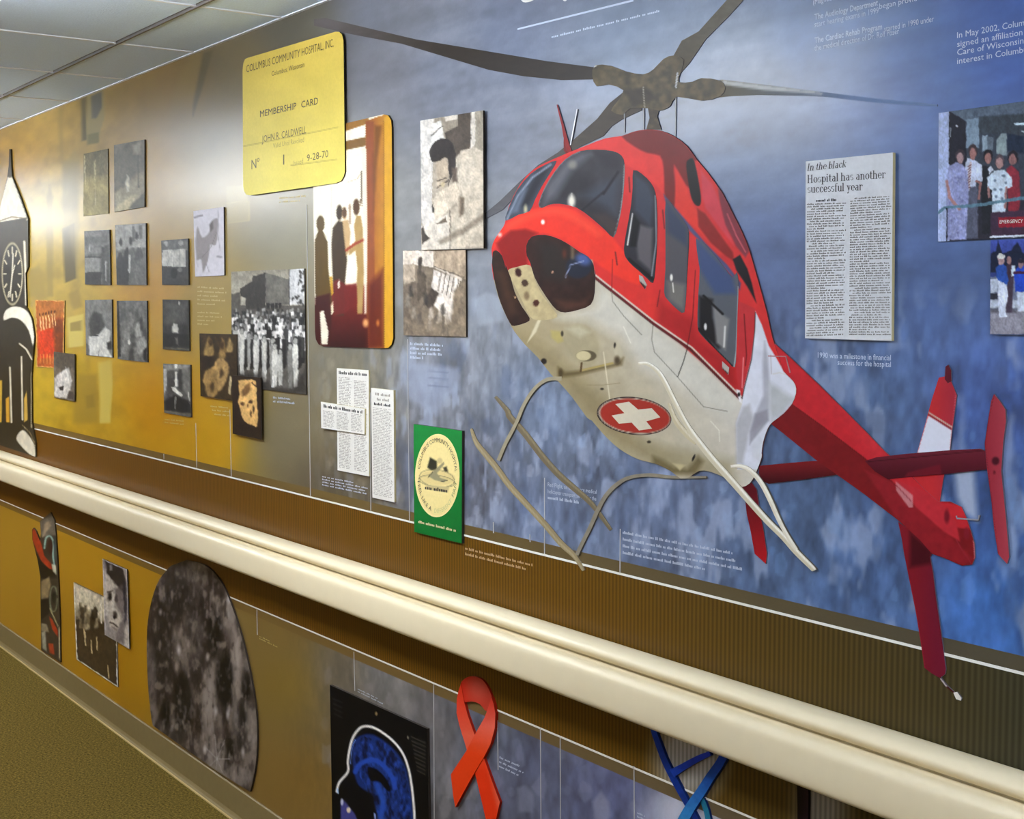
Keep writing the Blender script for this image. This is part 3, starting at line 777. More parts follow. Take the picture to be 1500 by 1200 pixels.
# --- doorway with silhouettes
dw = T(450, 160, 3.3357)
def p_door(p):
    p.fill((250, 236, 208))
    p.poly(dw([(0, 60), (300, 0), (300, 70), (180, 110), (0, 150)]), (150, 104, 42))
    p.poly(dw([(190, 125), (280, 95), (283, 130), (190, 150)]), (240, 225, 205)); p.poly(dw([(0, 190), (190, 155), (285, 135), (285, 180), (190, 200), (0, 240)]), (128, 92, 40))
    p.line(dw([(118, 380), (118, 800)]), .8, (200, 185, 160)); p.line(dw([(190, 360), (245, 340), (265, 300)]), .9, (190, 165, 130))
    p.poly(dw([(20, 960), (300, 900), (440, 900), (440, 1200), (20, 1200)]), (70, 16, 8)); p.grad(dw([(200, 880)])[0], dw([(200, 1150)])[0], (130, 30, 22), (52, 8, 4), 1, dw([(120, 860), (390, 860), (390, 1200), (40, 1200), (40, 1000)]), 6)
    # door leaf on the right
    p.poly(dw([(285, 60), (440, 0), (440, 1200), (290, 1010)]), (150, 92, 26)); p.grad(dw([(285, 0)])[0], dw([(415, 0)])[0], (150, 80, 30), (196, 142, 36), 1, dw([(285, 60), (440, 0), (440, 1200), (300, 1200), (290, 900)]))
    p.poly(dw([(290, 60), (325, 60), (330, 900), (325, 1160), (295, 1000)]), (142, 74, 36), 2); p.poly(dw([(268, 190), (288, 190), (294, 600), (290, 1000), (280, 1000), (278, 620)]), (240, 222, 196), 1.5)
    p.poly(dw([(330, 80), (365, 80), (340, 260), (325, 500), (322, 300)]), (96, 56, 20), 5, .7); p.poly(dw([(300, 860), (372, 780), (376, 1170), (290, 1170)]), (88, 22, 10), 10, .85)
    p.poly(dw([(262, 300), (268, 300), (270, 480), (262, 430)]), (70, 50, 30))
    p.poly(dw([(376, 40), (440, 10), (440, 1180), (376, 1180)]), (206, 152, 34), 1.5); p.line(dw([(374, 60), (376, 1170)]), .8, (120, 76, 20))
    # people
    def fig(head, r, body, c):
        p.poly(dw(body), c, 1.5); p.ell(*dw([head])[0], r[0] / 3.3357, r[1] / 3.3357, c)
    fig((65, 560), (20, 40), [(55, 590), (75, 590), (100, 650), (104, 780), (122, 940), (108, 980), (100, 1160), (45, 1160), (38, 900), (34, 650)], (88, 66, 22))
    p.poly(dw([(36, 920), (110, 900), (120, 1000), (110, 1170), (40, 1170)]), (60, 12, 8), 3); p.poly(dw([(62, 990), (80, 985), (104, 1090), (98, 1150), (70, 1150)]), (238, 226, 200), 1)
    fig((157, 505), (15, 38), [(125, 580), (150, 545), (175, 550), (190, 620), (195, 740), (185, 850), (180, 1010), (135, 1010), (125, 840), (118, 660)], (62, 46, 26))
    fig((182, 510), (12, 30), [(172, 545), (200, 540), (212, 600), (205, 700), (190, 720)], (196, 160, 110)); p.ell(*dw([(182, 505)])[0], 3.2, 8, (90, 62, 36))
    fig((208, 480), (7, 18), [(204, 490), (214, 490), (214, 560), (204, 560)], (170, 140, 110))
    p.poly(dw([(240, 520), (262, 520), (272, 580), (274, 650), (278, 800), (270, 1000), (245, 1000), (240, 720), (205, 720), (205, 690), (235, 640), (228, 570)]), (172, 138, 80), 1.5); p.ell(*dw([(240, 478)])[0], 5, 12, (84, 54, 26))
    p.poly(dw([(262, 480), (255, 440), (264, 440)]), (90, 60, 30)); p.line(dw([(272, 640), (230, 660), (190, 690)]), 4, (150, 60, 34))
    p.poly(dw([(200, 720), (235, 690), (245, 780), (238, 860), (215, 870), (200, 820)]), (252, 236, 204), 1.5)
    p.poly(dw([(128, 840), (150, 830), (190, 860), (240, 850), (245, 950), (180, 1000), (130, 1010)]), (110, 26, 22), 3, .9); p.poly(dw([(148, 850), (158, 830), (160, 870), (152, 880)]), (250, 230, 210))
    p.poly(dw([(110, 820), (122, 815), (128, 900), (118, 910)]), (196, 150, 40), 1.2); p.poly(dw([(116, 960), (126, 940), (128, 990), (118, 1010)]), (240, 225, 190))
    p.ell(*dw([(285, 1045)])[0], 4, 6, (214, 150, 90), soft=4); p.ell(*dw([(345, 1045)])[0], 2, 4, (200, 120, 50), soft=3)
    p.noise(5, 12, .06, 5)
doorp = dw([(26, 108), (372, 25), (395, 30), (410, 55), (413, 90), (420, 1120), (412, 1150), (396, 1166), (370, 1168), (80, 1160), (56, 1150), (42, 1125), (38, 1090)])
o = empty('doorway_photo', px2w([(518, 508)])[0], 'warm brown photo of people silhouetted in a doorway below the yellow card', 'photo')
flat('print', doorp, p_door, 0.009, 0.0, 2.0, o, PHOTO, (48, 38, 24))

# --- sepia nurse and meeting photos
N = T(580, 150, 3.4286)
def p_meet(p):
    p.fill((120, 106, 88)); p.poly(N([(30, 745), (190, 745), (330, 870), (330, 900), (190, 830), (90, 810), (30, 830)]), (214, 198, 178))
    p.poly(N([(95, 745), (185, 745), (190, 830), (90, 815)]), (222, 208, 190)); p.poly(N([(190, 745), (355, 742), (355, 890), (190, 825)]), (166, 146, 122)); p.line(N([(190, 825), (340, 878)]), 1.2, (90, 80, 70))
    p.poly(N([(35, 815), (95, 815), (95, 900), (38, 920)]), (176, 158, 136)); p.poly(N([(38, 915), (120, 900), (135, 1000), (140, 1170), (38, 1170)]), (112, 98, 82), 4)
    p.poly(N([(190, 840), (320, 890), (280, 1110), (230, 1060), (170, 1000)]), (228, 214, 198), 2)
    for k in range(5): p.line(N([(228 + 22 * k, 850 + 9 * k), (212 + 20 * k, 945 + 12 * k)]), 1.4, (100, 90, 78))
    p.poly(N([(105, 850), (120, 790), (130, 850), (152, 870), (150, 960), (110, 1000)]), (84, 74, 62), 1.5); p.ell(*N([(122, 800)])[0], 3, 7, (70, 60, 50))
    p.poly(N([(140, 1000), (180, 930), (215, 960), (175, 1060)]), (72, 62, 54), 2)
    for x, y, c in ((150, 990, 60), (175, 1060, 200), (200, 1100, 80), (235, 1040, 70), (220, 1080, 190), (75, 950, 60), (60, 1000, 140), (90, 1060, 150), (170, 1120, 190), (240, 1130, 60), (120, 1090, 90), (255, 1090, 190)):
        p.poly(N([(x - 14, y + 30), (x - 8, y - 25), (x + 6, y - 35), (x + 14, y + 25)]), (c, c * .92, c * .82), 3, .85)
    p.poly(N([(290, 950), (345, 900), (352, 1178), (270, 1178)]), (128, 112, 92), 4); p.poly(N([(38, 1100), (352, 1090), (352, 1180), (38, 1172)]), (132, 116, 96), 14, .6); p.noise(4, 8, .22, 8)
photo('meeting_photo', 'sepia photo of a meeting room crowd under the nurse photo', 'photo', N([(35, 745), (350, 740), (352, 1178), (38, 1170)]), p_meet, 0.008)
def p_nurse(p):
    p.fill((176, 162, 142)); p.poly(N([(120, 90), (192, 80), (190, 140), (180, 500), (200, 600), (150, 640), (128, 600)]), (212, 204, 192))
    p.poly(N([(192, 80), (310, 60), (310, 130), (250, 160), (192, 130)]), (150, 138, 120)); p.poly(N([(245, 70), (308, 60), (306, 85), (250, 95)]), (222, 210, 192)); p.poly(N([(310, 55), (380, 45), (378, 220), (340, 260), (310, 300), (250, 220), (245, 150), (310, 120)]), (84, 74, 64))
    p.poly(N([(378, 45), (398, 42), (398, 210), (375, 240)]), (214, 204, 188)); p.poly(N([(398, 42), (440, 40), (440, 260), (400, 230)]), (150, 140, 122))
    p.poly(N([(178, 170), (232, 120), (242, 190), (175, 220)]), (226, 220, 208)); p.line(N([(178, 168), (232, 118)]), 1.3, (50, 45, 40)); p.poly(N([(186, 108), (225, 90), (228, 118), (190, 150)]), (224, 218, 206))
    p.poly(N(S([(168, 250), (190, 200), (240, 180), (280, 200), (300, 260), (300, 320), (270, 390), (262, 290), (240, 280), (205, 300), (180, 295)], 3)), (52, 46, 42))
    p.poly(N([(202, 300), (245, 282), (262, 310), (262, 370), (240, 440), (212, 430), (205, 360)]), (182, 164, 140), 2); p.line(N([(205, 395), (250, 380)]), 1.5, (70, 60, 50)); p.line(N([(205, 430), (265, 390), (262, 430)]), 1.5, (60, 52, 46)); p.ell(*N([(235, 412)])[0], 3, 3.4, (200, 180, 140))
    p.poly(N([(300, 280), (330, 240), (400, 225), (440, 250), (440, 720), (250, 735), (270, 560), (330, 560), (345, 480), (310, 420)]), (196, 182, 160), 2)
    p.poly(N([(310, 300), (360, 260), (400, 300), (380, 420), (340, 470), (305, 400)]), (206, 192, 170), 3); p.poly(N([(280, 330), (305, 330), (310, 400), (285, 400)]), (96, 82, 70), 4)
    p.poly(N([(180, 510), (200, 460), (300, 400), (322, 450), (300, 510), (240, 560), (200, 600)]), (208, 192, 168), 2); p.poly(N([(320, 470), (345, 480), (340, 560), (318, 575)]), (112, 98, 82), 3)
    p.poly(N([(128, 620), (200, 590), (260, 560), (275, 735), (130, 740)]), (214, 202, 184), 2); p.line(N([(272, 540), (272, 735)]), 1.3, (100, 90, 80)); p.poly(N([(205, 610), (250, 575), (258, 600), (210, 615)]), (110, 96, 80), 1.5)
    p.poly(N([(126, 640), (140, 620), (148, 660), (172, 680), (130, 715)]), (66, 58, 50), 1.5); p.poly(N([(180, 520), (186, 505), (195, 550), (185, 555)]), (50, 44, 40))
    p.line(N([(440, 575), (330, 650), (230, 700)]), 9, (120, 108, 92), soft=5, a=.75); p.noise(6, 10, .09, 11)
photo('nurse_photo', 'tall sepia photo of a capped nurse at a bedside', 'photo', N([(122, 92), (437, 40), (440, 733), (128, 742)]), p_nurse, 0.017, 0.0084)

# --- photos on the gold part
ph = T(110, 190, 5.217); p2 = T(110, 410, 5.217)
def G(c): return (c, c * .985, c * .93)
def bw(base, seed, fn, amp=.16):
    def f(p):
        p.fill(G(base)); fn(p); p.noise(3, 5, amp, seed)
    return f
def f_a1(p):
    p.grad(ph([(160, 150)])[0], ph([(160, 650)])[0], (112, 104, 76), (164, 148, 92)); p.line(ph([(72, 200), (78, 420)]), 1.4, (196, 180, 130)); p.line(ph([(150, 230), (155, 580)]), 1.6, (190, 174, 124)); p.poly(ph([(65, 380), (255, 370), (255, 480), (62, 500)]), (190, 170, 106), 12, .6)
photo('hall_photo', 'faded olive photo of a tall pale interior, topmost in the column beside the city print', 'photo', ph([(65, 185), (250, 145), (255, 640), (62, 662)]), lambda p: f_a1(p.fill((150, 135, 85))), .005, edge=EDGE)
def f_b1(p):
    p.fill((120, 114, 98)); p.poly(ph([(300, 600), (300, 480), (400, 420), (480, 330), (530, 340), (530, 470), (400, 625)]), (158, 148, 120), 6); p.poly(ph([(400, 605), (530, 480), (530, 595)]), (96, 92, 72), 2)
    p.poly(ph([(385, 400), (400, 340), (412, 370), (412, 470), (395, 480)]), (202, 194, 168), 1.5); p.poly(ph([(440, 120), (500, 90), (500, 190), (450, 190)]), (160, 152, 130), 4); p.poly(ph([(300, 600), (430, 500), (480, 500), (400, 620), (302, 632)]), (196, 182, 140), 4)
    p.line(ph([(480, 200), (485, 440)]), 2, (92, 86, 72)); p.noise(5, 9, .1, 13)
photo('corridor_photo', 'grey photo of a long room with a pale diagonal floor, topmost of its column', 'photo', ph([(297, 118), (530, 75), (530, 590), (300, 630)]), f_b1)
def f_a2(p):
    p.poly(ph([(70, 775), (262, 765), (262, 950), (75, 950)]), G(128), 3); p.poly(ph([(75, 980), (190, 980), (190, 1090), (75, 1090)]), G(146)); p.line(ph([(75, 975), (200, 975)]), 2, G(60)); p.poly(ph([(75, 1090), (200, 1085), (200, 1195), (75, 1195)]), G(70))
    p.poly(ph([(200, 900), (262, 880), (268, 1190), (210, 1190)]), G(84), 3); p.line(ph([(235, 1010), (235, 1150)]), 2.4, G(165)); p.line(ph([(115, 860), (112, 930)]), 2, G(180)); p.poly(ph([(75, 820), (262, 810), (262, 860), (75, 880)]), G(110), 4)
photo('kitchen_photo', 'small grey photo of a worktop room, second down beside the city print', 'photo', ph([(70, 775), (262, 765)]) + p2([(270, 40), (75, 35)]), bw(108, 1, f_a2))
def f_b2(p):
    p.poly(ph([(305, 730), (540, 715), (540, 900), (310, 920)]), G(168), 3)
    for x, y, w in ((345, 940, 30), (390, 930, 22), (440, 900, 30), (490, 900, 32)): p.poly(ph([(x - w, 1190), (x - w, y + 60), (x - w * .4, y), (x + w * .4, y), (x + w, y + 60), (x + w, 1190)]), G(62 + (x % 3) * 22), 2)
    for x, y in ((350, 860), (425, 850), (470, 810), (395, 930)): p.ell(*ph([(x, y)])[0], 2.4, 6, G(58))
    p.poly(ph([(435, 740), (455, 735), (460, 850), (440, 860)]), G(100)); p.poly(ph([(485, 735), (510, 730), (515, 830), (490, 840)]), G(110)); p.line(ph([(418, 960), (415, 1090)]), 2.6, G(190)); p.poly(ph([(450, 1000), (540, 980), (545, 1190), (455, 1190)]), G(110), 3)
photo('staff_photo', 'grey photo of staff standing in a group, middle of the right-hand photo column', 'photo', ph([(305, 730), (540, 715)]) + p2([(545, 40), (318, 38)]), bw(120, 2, f_b2))
def f_c1(p):
    p.poly(ph([(660, 850), (862, 832), (862, 920), (660, 920)]), G(112), 2); p.poly(ph([(665, 920), (845, 912), (845, 1048), (665, 1045)]), G(196), 1); p.lines_([ph([(x, 920), (x, 1045)]) for x in (710, 755, 800)], 1, G(160))
    p.poly(ph([(660, 1050), (868, 1050), (868, 1200), (660, 1200)]), G(62), 2); p.ell(*ph([(755, 1100)])[0], 5, 8, G(36)); p.ell(*ph([(800, 1070)])[0], 3, 4, G(120)); p.ell(*ph([(695, 870)])[0], 3, 4, G(170)); p.ell(*ph([(810, 865)])[0], 4, 4, G(175))
photo('curtain_photo', 'small dark photo with a bright white panel, topmost of the three narrow photos', 'photo', ph([(658, 848), (862, 832)]) + p2([(868, 40), (665, 38)]), bw(70, 3, f_c1))
def f_a3(p):
    p.poly(p2([(75, 150), (280, 150), (282, 330), (80, 330)]), G(126), 4); p.poly(p2([(105, 330), (140, 240), (200, 260), (230, 340), (180, 430), (120, 420)]), G(76), 3); p.poly(p2([(105, 430), (180, 420), (230, 360), (275, 400), (260, 480), (240, 520), (285, 590), (110, 580)]), G(206), 2)
    p.poly(p2([(245, 480), (280, 460), (282, 530), (250, 535)]), G(50), 2); p.line(p2([(182, 540), (180, 590)]), 1.2, G(120)); p.poly(p2([(85, 480), (108, 500), (110, 580), (85, 575)]), G(90)); p.line(p2([(115, 425), (175, 430)]), 1.6, G(40))
photo('bedside_photo', 'grey photo with white gowns at the bottom, lowest beside the city print', 'photo', p2([(75, 155), (280, 150), (285, 595), (85, 575)]), bw(120, 4, f_a3))
def f_b3(p):
    p.poly(p2([(318, 160), (335, 160), (350, 580), (325, 600)]), G(34), 1.5)
    for x, y, c in ((370, 250, 90), (420, 300, 130), (470, 270, 90), (400, 400, 150), (500, 330, 60), (480, 370, 170), (440, 450, 80), (380, 500, 140), (490, 500, 165), (530, 420, 70), (430, 560, 60), (520, 480, 180)): p.poly(p2([(x - 25, y + 70), (x - 14, y - 30), (x + 10, y - 50), (x + 26, y + 60)]), G(c), 3, .85)
    p.ell(*p2([(412, 475)])[0], 2, 3, G(215)); p.poly(p2([(520, 540), (550, 510), (552, 625), (525, 610)]), G(40), 2)
photo('ward_photo', 'grey photo of crowded figures with a black left edge, lowest of the right-hand photo column', 'photo', p2([(318, 160), (548, 160), (552, 630), (325, 605)]), bw(116, 5, f_b3, .25))
def f_c2(p):
    p.poly(p2([(690, 170), (850, 170), (850, 330), (690, 340)]), G(86), 8); p.poly(p2([(740, 360), (755, 335), (785, 340), (790, 405), (745, 405)]), G(205), 2); p.poly(p2([(670, 410), (870, 420), (872, 510), (672, 510)]), G(40), 3); p.ell(*p2([(795, 180)])[0], 1.6, 2.6, G(210)); p.poly(p2([(765, 440), (780, 440), (790, 500), (775, 490)]), G(110), 2); p.line(p2([(672, 522), (872, 532)]), 2.5, (96, 92, 74))
photo('stage_photo', 'small dark photo with one tiny bright spot in its middle, second of the narrow photos', 'photo', p2([(668, 150), (868, 155), (873, 545), (670, 530)]), bw(58, 6, f_c2))
def f_c3(p):
    p.poly(p2([(672, 645), (880, 650), (860, 690), (690, 690)]), G(150), 3); p.poly(p2([(675, 680), (700, 680), (705, 800), (690, 840), (678, 900)]), G(186), 2); p.poly(p2([(705, 750), (760, 745), (760, 900), (700, 930)]), G(72), 2)
    p.poly(p2([(762, 700), (780, 700), (785, 820), (762, 820)]), G(222), 1.2); p.ell(*p2([(768, 655)])[0], 2.5, 4, G(235)); p.poly(p2([(735, 820), (760, 820), (820, 880), (810, 895), (750, 850)]), G(230), 1.2); p.poly(p2([(820, 680), (870, 670), (880, 900), (825, 840)]), G(120), 4); p.poly(p2([(790, 680), (815, 690), (815, 850), (790, 830)]), G(60), 3)
    p.poly(p2([(680, 930), (760, 880), (880, 930), (885, 1020), (690, 1000)]), G(38), 4); p.line(p2([(770, 900), (765, 980)]), 2, G(130)); p.line(p2([(868, 860), (872, 940)]), 1.6, G(220)); p.line(p2([(682, 1004), (884, 1030)]), 2.2, (104, 98, 82))
photo('operating_room_photo', 'small contrasty photo of an operating room, lowest of the three narrow photos', 'photo', p2([(672, 640), (880, 650), (885, 1050), (680, 1015)]), bw(92, 7, f_c3))
ck = T(0, 220, 2.608)
def p_choir(p):
    p.fill((180, 88, 32)); p.poly(ck([(140, 575), (245, 578), (243, 640), (142, 640)]), (176, 104, 40), 4); p.poly(ck([(147, 690), (205, 680), (212, 790), (148, 800)]), (206, 62, 24), 4); p.poly(ck([(205, 650), (243, 640), (240, 800), (212, 800)]), (128, 62, 22), 4)
    for k in range(6):
        x = 153 + 11 * k; p.line(ck([(x, 635 - 3 * k), (x + 4, 690 - 4 * k)]), 1.3, (236, 190, 130)); p.ell(*ck([(x, 628 - 2 * k)])[0], 1.1, 2.4, (80, 40, 20))
    for k in range(5): p.line(ck([(155 + 12 * k, 780), (155 + 12 * k, 815)]), 1.2, (220, 140, 70))
    for a, b_ in (((136, 573), (246, 576)), ((246, 576), (242, 834)), ((242, 834), (141, 827)), ((141, 827), (136, 573))): p.line(ck([a, b_]), 1.6, (216, 170, 92))
    p.noise(2, 4, .1, 3)
photo('choir_photo', 'small orange-red photo of a choir in robes beside the clock tower', 'photo', ck([(135, 572), (247, 575), (243, 835), (140, 828)]), p_choir, .006, res=1.1)
def p_small(p):
    p.fill((112, 100, 84)); p.poly(ck([(205, 770), (285, 780), (285, 830), (240, 850), (208, 820)]), (86, 76, 62), 2); p.poly(ck([(207, 870), (230, 850), (262, 830), (275, 880), (262, 950), (208, 942)]), (200, 192, 180), 2); p.poly(ck([(225, 905), (245, 900), (240, 918), (228, 918)]), (54, 46, 40), 1.2); p.poly(ck([(262, 920), (283, 925), (283, 955), (255, 950)]), (70, 60, 50), 2); p.line(ck([(250, 830), (262, 880)]), 1.6, (230, 225, 215)); p.noise(2, 4, .2, 6)
photo('infant_photo', 'tiny black and white photo overlapping the orange choir photo', 'photo', ck([(205, 770), (285, 780), (285, 960), (207, 945)]), p_small, .012, .0064, res=1.1)

def p_map(p):
    p.fill((216, 210, 214)); q = cq
    p.poly(q(S([(1085, 120), (1110, 180), (1150, 150), (1165, 90), (1195, 75), (1200, 130), (1185, 220), (1155, 220), (1145, 290), (1130, 340), (1115, 370), (1105, 300), (1080, 300), (1075, 200)], 3)), (150, 140, 138), 2)
    p.poly(q([(1150, 110), (1168, 85), (1172, 130), (1155, 150)]), (96, 86, 82), 2); p.line(q([(1200, 30), (1195, 150), (1210, 250)]), 1, (170, 164, 168)); p.line(q([(1150, 240), (1135, 330), (1150, 370)]), .9, (150, 142, 146)); p.line(q([(1190, 150), (1160, 230), (1110, 290)]), .8, (120, 112, 112)); p.line(q([(1068, 70), (1110, 58)]), 3, (150, 142, 146)); p.line(q([(1195, 285), (1215, 287)]), 3, (160, 154, 158)); p.line(q([(1070, 180), (1085, 340)]), .8, (170, 164, 168)); p.noise(3, 5, .05, 2)
photo('map_board', 'small white board printed with a grey patchy map', 'sign', cq([(1062, 35), (1228, 12), (1232, 388), (1072, 395)]), p_map)

cr = T(270, 380, 4.442)
def p_crowd(p):
    p.fill((88, 84, 76)); p.grad(cr([(540, 70)])[0], cr([(540, 220)])[0], (150, 142, 124), (176, 168, 148), 1, cr([(300, 70), (790, 50), (790, 300), (300, 300)]))
    p.poly(cr([(305, 225), (362, 215), (370, 340), (305, 350)]), (88, 84, 74), 2); p.poly(cr([(362, 190), (445, 140), (445, 105), (470, 105), (520, 88), (530, 90), (530, 330), (400, 325), (400, 250), (365, 240)]), (58, 54, 48)); p.poly(cr([(528, 88), (680, 130), (680, 295), (640, 300), (530, 285)]), (108, 104, 94)); p.poly(cr([(535, 285), (632, 285), (632, 335), (535, 335)]), (40, 38, 36)); p.lines_([cr([(x, 285), (x, 335)]) for x in (560, 588, 610)], 1, (120, 116, 108))
    p.poly(cr([(682, 68), (776, 55), (782, 295), (684, 295)]), (206, 204, 200)); p.line(cr([(682, 68), (684, 295)]), 1.4, (60, 56, 52))
    r = random.Random(3)
    for _ in range(40): x, y = r.uniform(700, 785), r.uniform(70, 300); (x > 740 or y > 240) and p.ell(*cr([(x, y)])[0], 1.4, 2.2, (62, 60, 56))
    p.poly(cr([(305, 330), (790, 310), (790, 460), (305, 430)]), (82, 78, 70), 4)
    rows = [(340, 26, 26, 60), (375, 24, 40, 90), (410, 20, 60, 130), (450, 17, 90, 190), (500, 14, 120, 260)]
    for y, n, bh, _h in rows:
        for k in range(n):
            x = 312 + (k + r.uniform(.1, .9)) * 475 / n; c = r.choice((30, 60, 120, 190, 225, 235)); w = bh * .17 + 4; yy = y + r.uniform(-12, 12)
            p.poly(cr([(x - w, yy + bh * 1.5), (x - w * .9, yy + 14), (x, yy + 6), (x + w * .9, yy + 14), (x + w, yy + bh * 1.5)]), (c, c * .98, c * .95), 1.2); p.ell(*cr([(x, yy)])[0], 1.6, 2.6, G(r.choice((60, 40, 150))))
    for x, y, h, c in ((335, 430, 200, 190), (375, 440, 310, 205), (420, 470, 250, 170), (465, 480, 290, 215), (520, 490, 310, 205), (575, 500, 320, 150), (590, 540, 290, 210), (625, 580, 240, 190), (690, 540, 300, 130), (725, 500, 330, 218), (760, 480, 160, 60)):
        p.person(*cr([(x, y)])[0], h / 4.442, G(c), skin=G(170), hair=G(50), w=5, legs=G(c * .95))
    for x in (400, 440, 495, 545, 650, 750): p.poly(cr([(x - 8, 520), (x + 8, 520), (x + 10, 700), (x - 10, 720)]), (36, 34, 32), 2)
    p.poly(cr([(305, 740), (500, 740), (560, 830), (700, 850), (790, 700), (795, 885), (300, 830)]), (48, 44, 40), 8, .75); p.poly(cr([(575, 760), (588, 760), (585, 835), (565, 838)]), (225, 222, 214), 1)
    p.poly(cr([(300, 500), (345, 500), (345, 740), (305, 740)]), (76, 66, 48), 6, .6)
    p.noise(2.5, 6, .12, 4)
photo('crowd_photo', 'black and white photo of a crowd in white before a dark block building', 'photo', cr([(305, 80), (780, 60), (792, 880), (308, 822)]), p_crowd, .008, res=1.3)
def p_sepia(p):
    p.fill((60, 46, 26)); 
    for x0, x1, y0, y1, c in ((130, 190, 500, 630, (150, 122, 70)), (225, 270, 510, 640, (142, 112, 62)), (275, 315, 510, 600, (168, 138, 84)), (120, 170, 720, 800, (168, 134, 80)), (150, 200, 780, 880, (160, 126, 74))): p.poly(cr(S([(x0, y1), (x0 + 8, (y0 + y1) / 2), ((x0 + x1) / 2, y0), (x1, (y0 + y1) / 2), (x1 - 5, y1)], 3)), c, 3)
    p.poly(cr(S([(190, 690), (240, 640), (290, 700), (270, 800), (220, 860), (190, 780)], 3)), (178, 142, 86), 3); p.poly(cr(S([(130, 760), (190, 700), (215, 790), (210, 880), (150, 890)], 3)), (160, 126, 72), 3); p.poly(cr([(295, 760), (308, 770), (300, 880), (285, 870)]), (214, 190, 140), 2); p.poly(cr([(100, 630), (200, 630), (195, 690), (110, 730)]), (46, 34, 20), 3)
    for x, y in ((170, 540), (245, 560), (180, 830), (240, 740)): p.ell(*cr([(x, y)])[0], 3, 6, (70, 50, 26), soft=3)
    p.noise(4, 7, .25, 9)
photo('sepia_group_photo', 'dark sepia photo of seated figures overlapping the crowd photo', 'photo', cr([(98, 482), (340, 488), (342, 925), (105, 890)]), p_sepia, .015, .0084, res=1.3)
def p_baby(p):
    p.fill((44, 32, 22)); p.poly(cr(S([(350, 790), (400, 785), (465, 790), (470, 900), (478, 1000), (474, 1085), (440, 1080), (385, 1050), (365, 980), (348, 930), (362, 880)], 2)), (222, 176, 106), 1.5)
    p.poly(cr([(372, 860), (395, 820), (430, 800), (432, 850), (400, 890), (380, 890)]), (128, 92, 52), 3); p.ell(*cr([(377, 940)])[0], 3.2, 3, (96, 66, 38), soft=2); p.ell(*cr([(432, 926)])[0], 3, 2.6, (70, 46, 28), soft=2); p.ell(*cr([(450, 975)])[0], 1.4, 5, (54, 34, 20)); p.ell(*cr([(432, 1005)])[0], 1.4, 5, (70, 44, 26)); p.ell(*cr([(410, 950)])[0], 1.3, 2.5, (130, 90, 50)); p.line(cr([(440, 800), (470, 830)]), 1.4, (60, 42, 28)); p.noise(4, 6, .1, 4)
photo('face_cutout_photo', 'dark board with an orange tinted torn face below the crowd photo', 'photo', cr([(312, 755), (497, 770), (500, 1172), (314, 1135)]), p_baby, .021, .0154, res=1.3)

# --- newspaper clippings
def paper(c=(226, 222, 212), seed=1):
    return lambda p: p.fill(c).noise(12, 12, .03, seed)
cl = T(450, 520, 5)
def clip(name, label, quad, d, d0=0.0, c=(228, 224, 214)):
    return photo(name, label, 'newspaper clipping', quad, paper(c), d, d0, 6.0, 'newspaper clippings', EDGEW)
def sub(q, u0, u1, v0, v1): return [tuple(bil(q, u, v)) for u, v in ((u0, v0), (u1, v0), (u1, v1), (u0, v1))]
q1 = cl([(217, 97), (450, 113), (453, 890), (222, 845)])
k1 = clip('newspaper_clipping', 'two column clipping partly covered by a wide short clipping', q1, .008)
words('headline', sub(q1, .06, .95, .02, .06), 1, INK, .0085, k1, 1, .8, 1.5)
words('text_lines', sub(q1, .06, .46, .08, .97), 58, INKG, .0085, k1, 2, .6, 1.2, [1, .95, 1, .9], ragged=.1)
words('text_lines', sub(q1, .54, .95, .10, .97), 56, INKG, .0085, k1, 3, .6, 1.2, [1, .95, 1, .9], ragged=.1)
q2 = cl([(100, 343), (422, 395), (420, 583), (103, 535)])
k2 = clip('newspaper_clipping', 'wide short clipping lying across the two column clipping', q2, .016, .0084)
words('headline', sub(q2, .06, .95, .06, .22), 1, INK, .0165, k2, 4, .8, 1.6)
for k, (u0, u1, v0) in enumerate(((.05, .31, .30), (.36, .64, .26), (.69, .95, .24))): words('text_lines', sub(q2, u0, u1, v0, .94), 12, INKG, .0165, k2, 5 + k, .6, 1.2, ragged=.15)
q3 = cl([(468, 242), (633, 260), (638, 1080), (478, 1045)])
k3 = clip('newspaper_clipping', 'tall narrow single column clipping left of the green seal sign', q3, .010)
for k, (u0, u1) in enumerate(((.18, .85), (.25, .8), (.12, .92))): words('headline', sub(q3, u0, u1, .035 + .045 * k, .065 + .045 * k), 1, INKG if k < 2 else INK, .0105, k3, 8 + k, .8, 2.0)
words('text_lines', sub(q3, .06, .94, .17, .97), 56, INKG, .0105, k3, 12, .55, 1.25, ragged=.12)
qn = T(1140, 200, 3.3333)
q4 = qn([(134, 122), (560, 78), (553, 998), (131, 985)])
k4 = clip('newspaper_clipping', 'large clipping headed In the black Hospital has another successful year', q4, .011, 0, (218, 220, 222))
serif('headline', 'In the black', *qn([(141, 168), (331, 150)]), 10.5, 10.8, INK, .0117, k4, .22)
serif('headline', 'Hospital has another', *qn([(142, 228), (526, 203)]), 12, 12.6, INK, .0117, k4)
serif('headline', 'successful year', *qn([(142, 276), (414, 262)]), 12, 12.4, INK, .0117, k4)
words('byline', qn([(185, 305), (285, 300), (285, 317), (185, 321)]), 1, INK, .0117, k4, 13, .8, 2.0)
NEWS = flat_mat('news_ink', (118, 114, 106), 0.6)
words('text_lines', qn([(140, 325), (332, 318), (328, 972), (138, 978)]), 54, NEWS, .0117, k4, 14, .6, 1.5, [1, 1, .98, 1, .75, 1, 1, .97, 1, 1, .5, 1], ragged=.06, indent=.15)
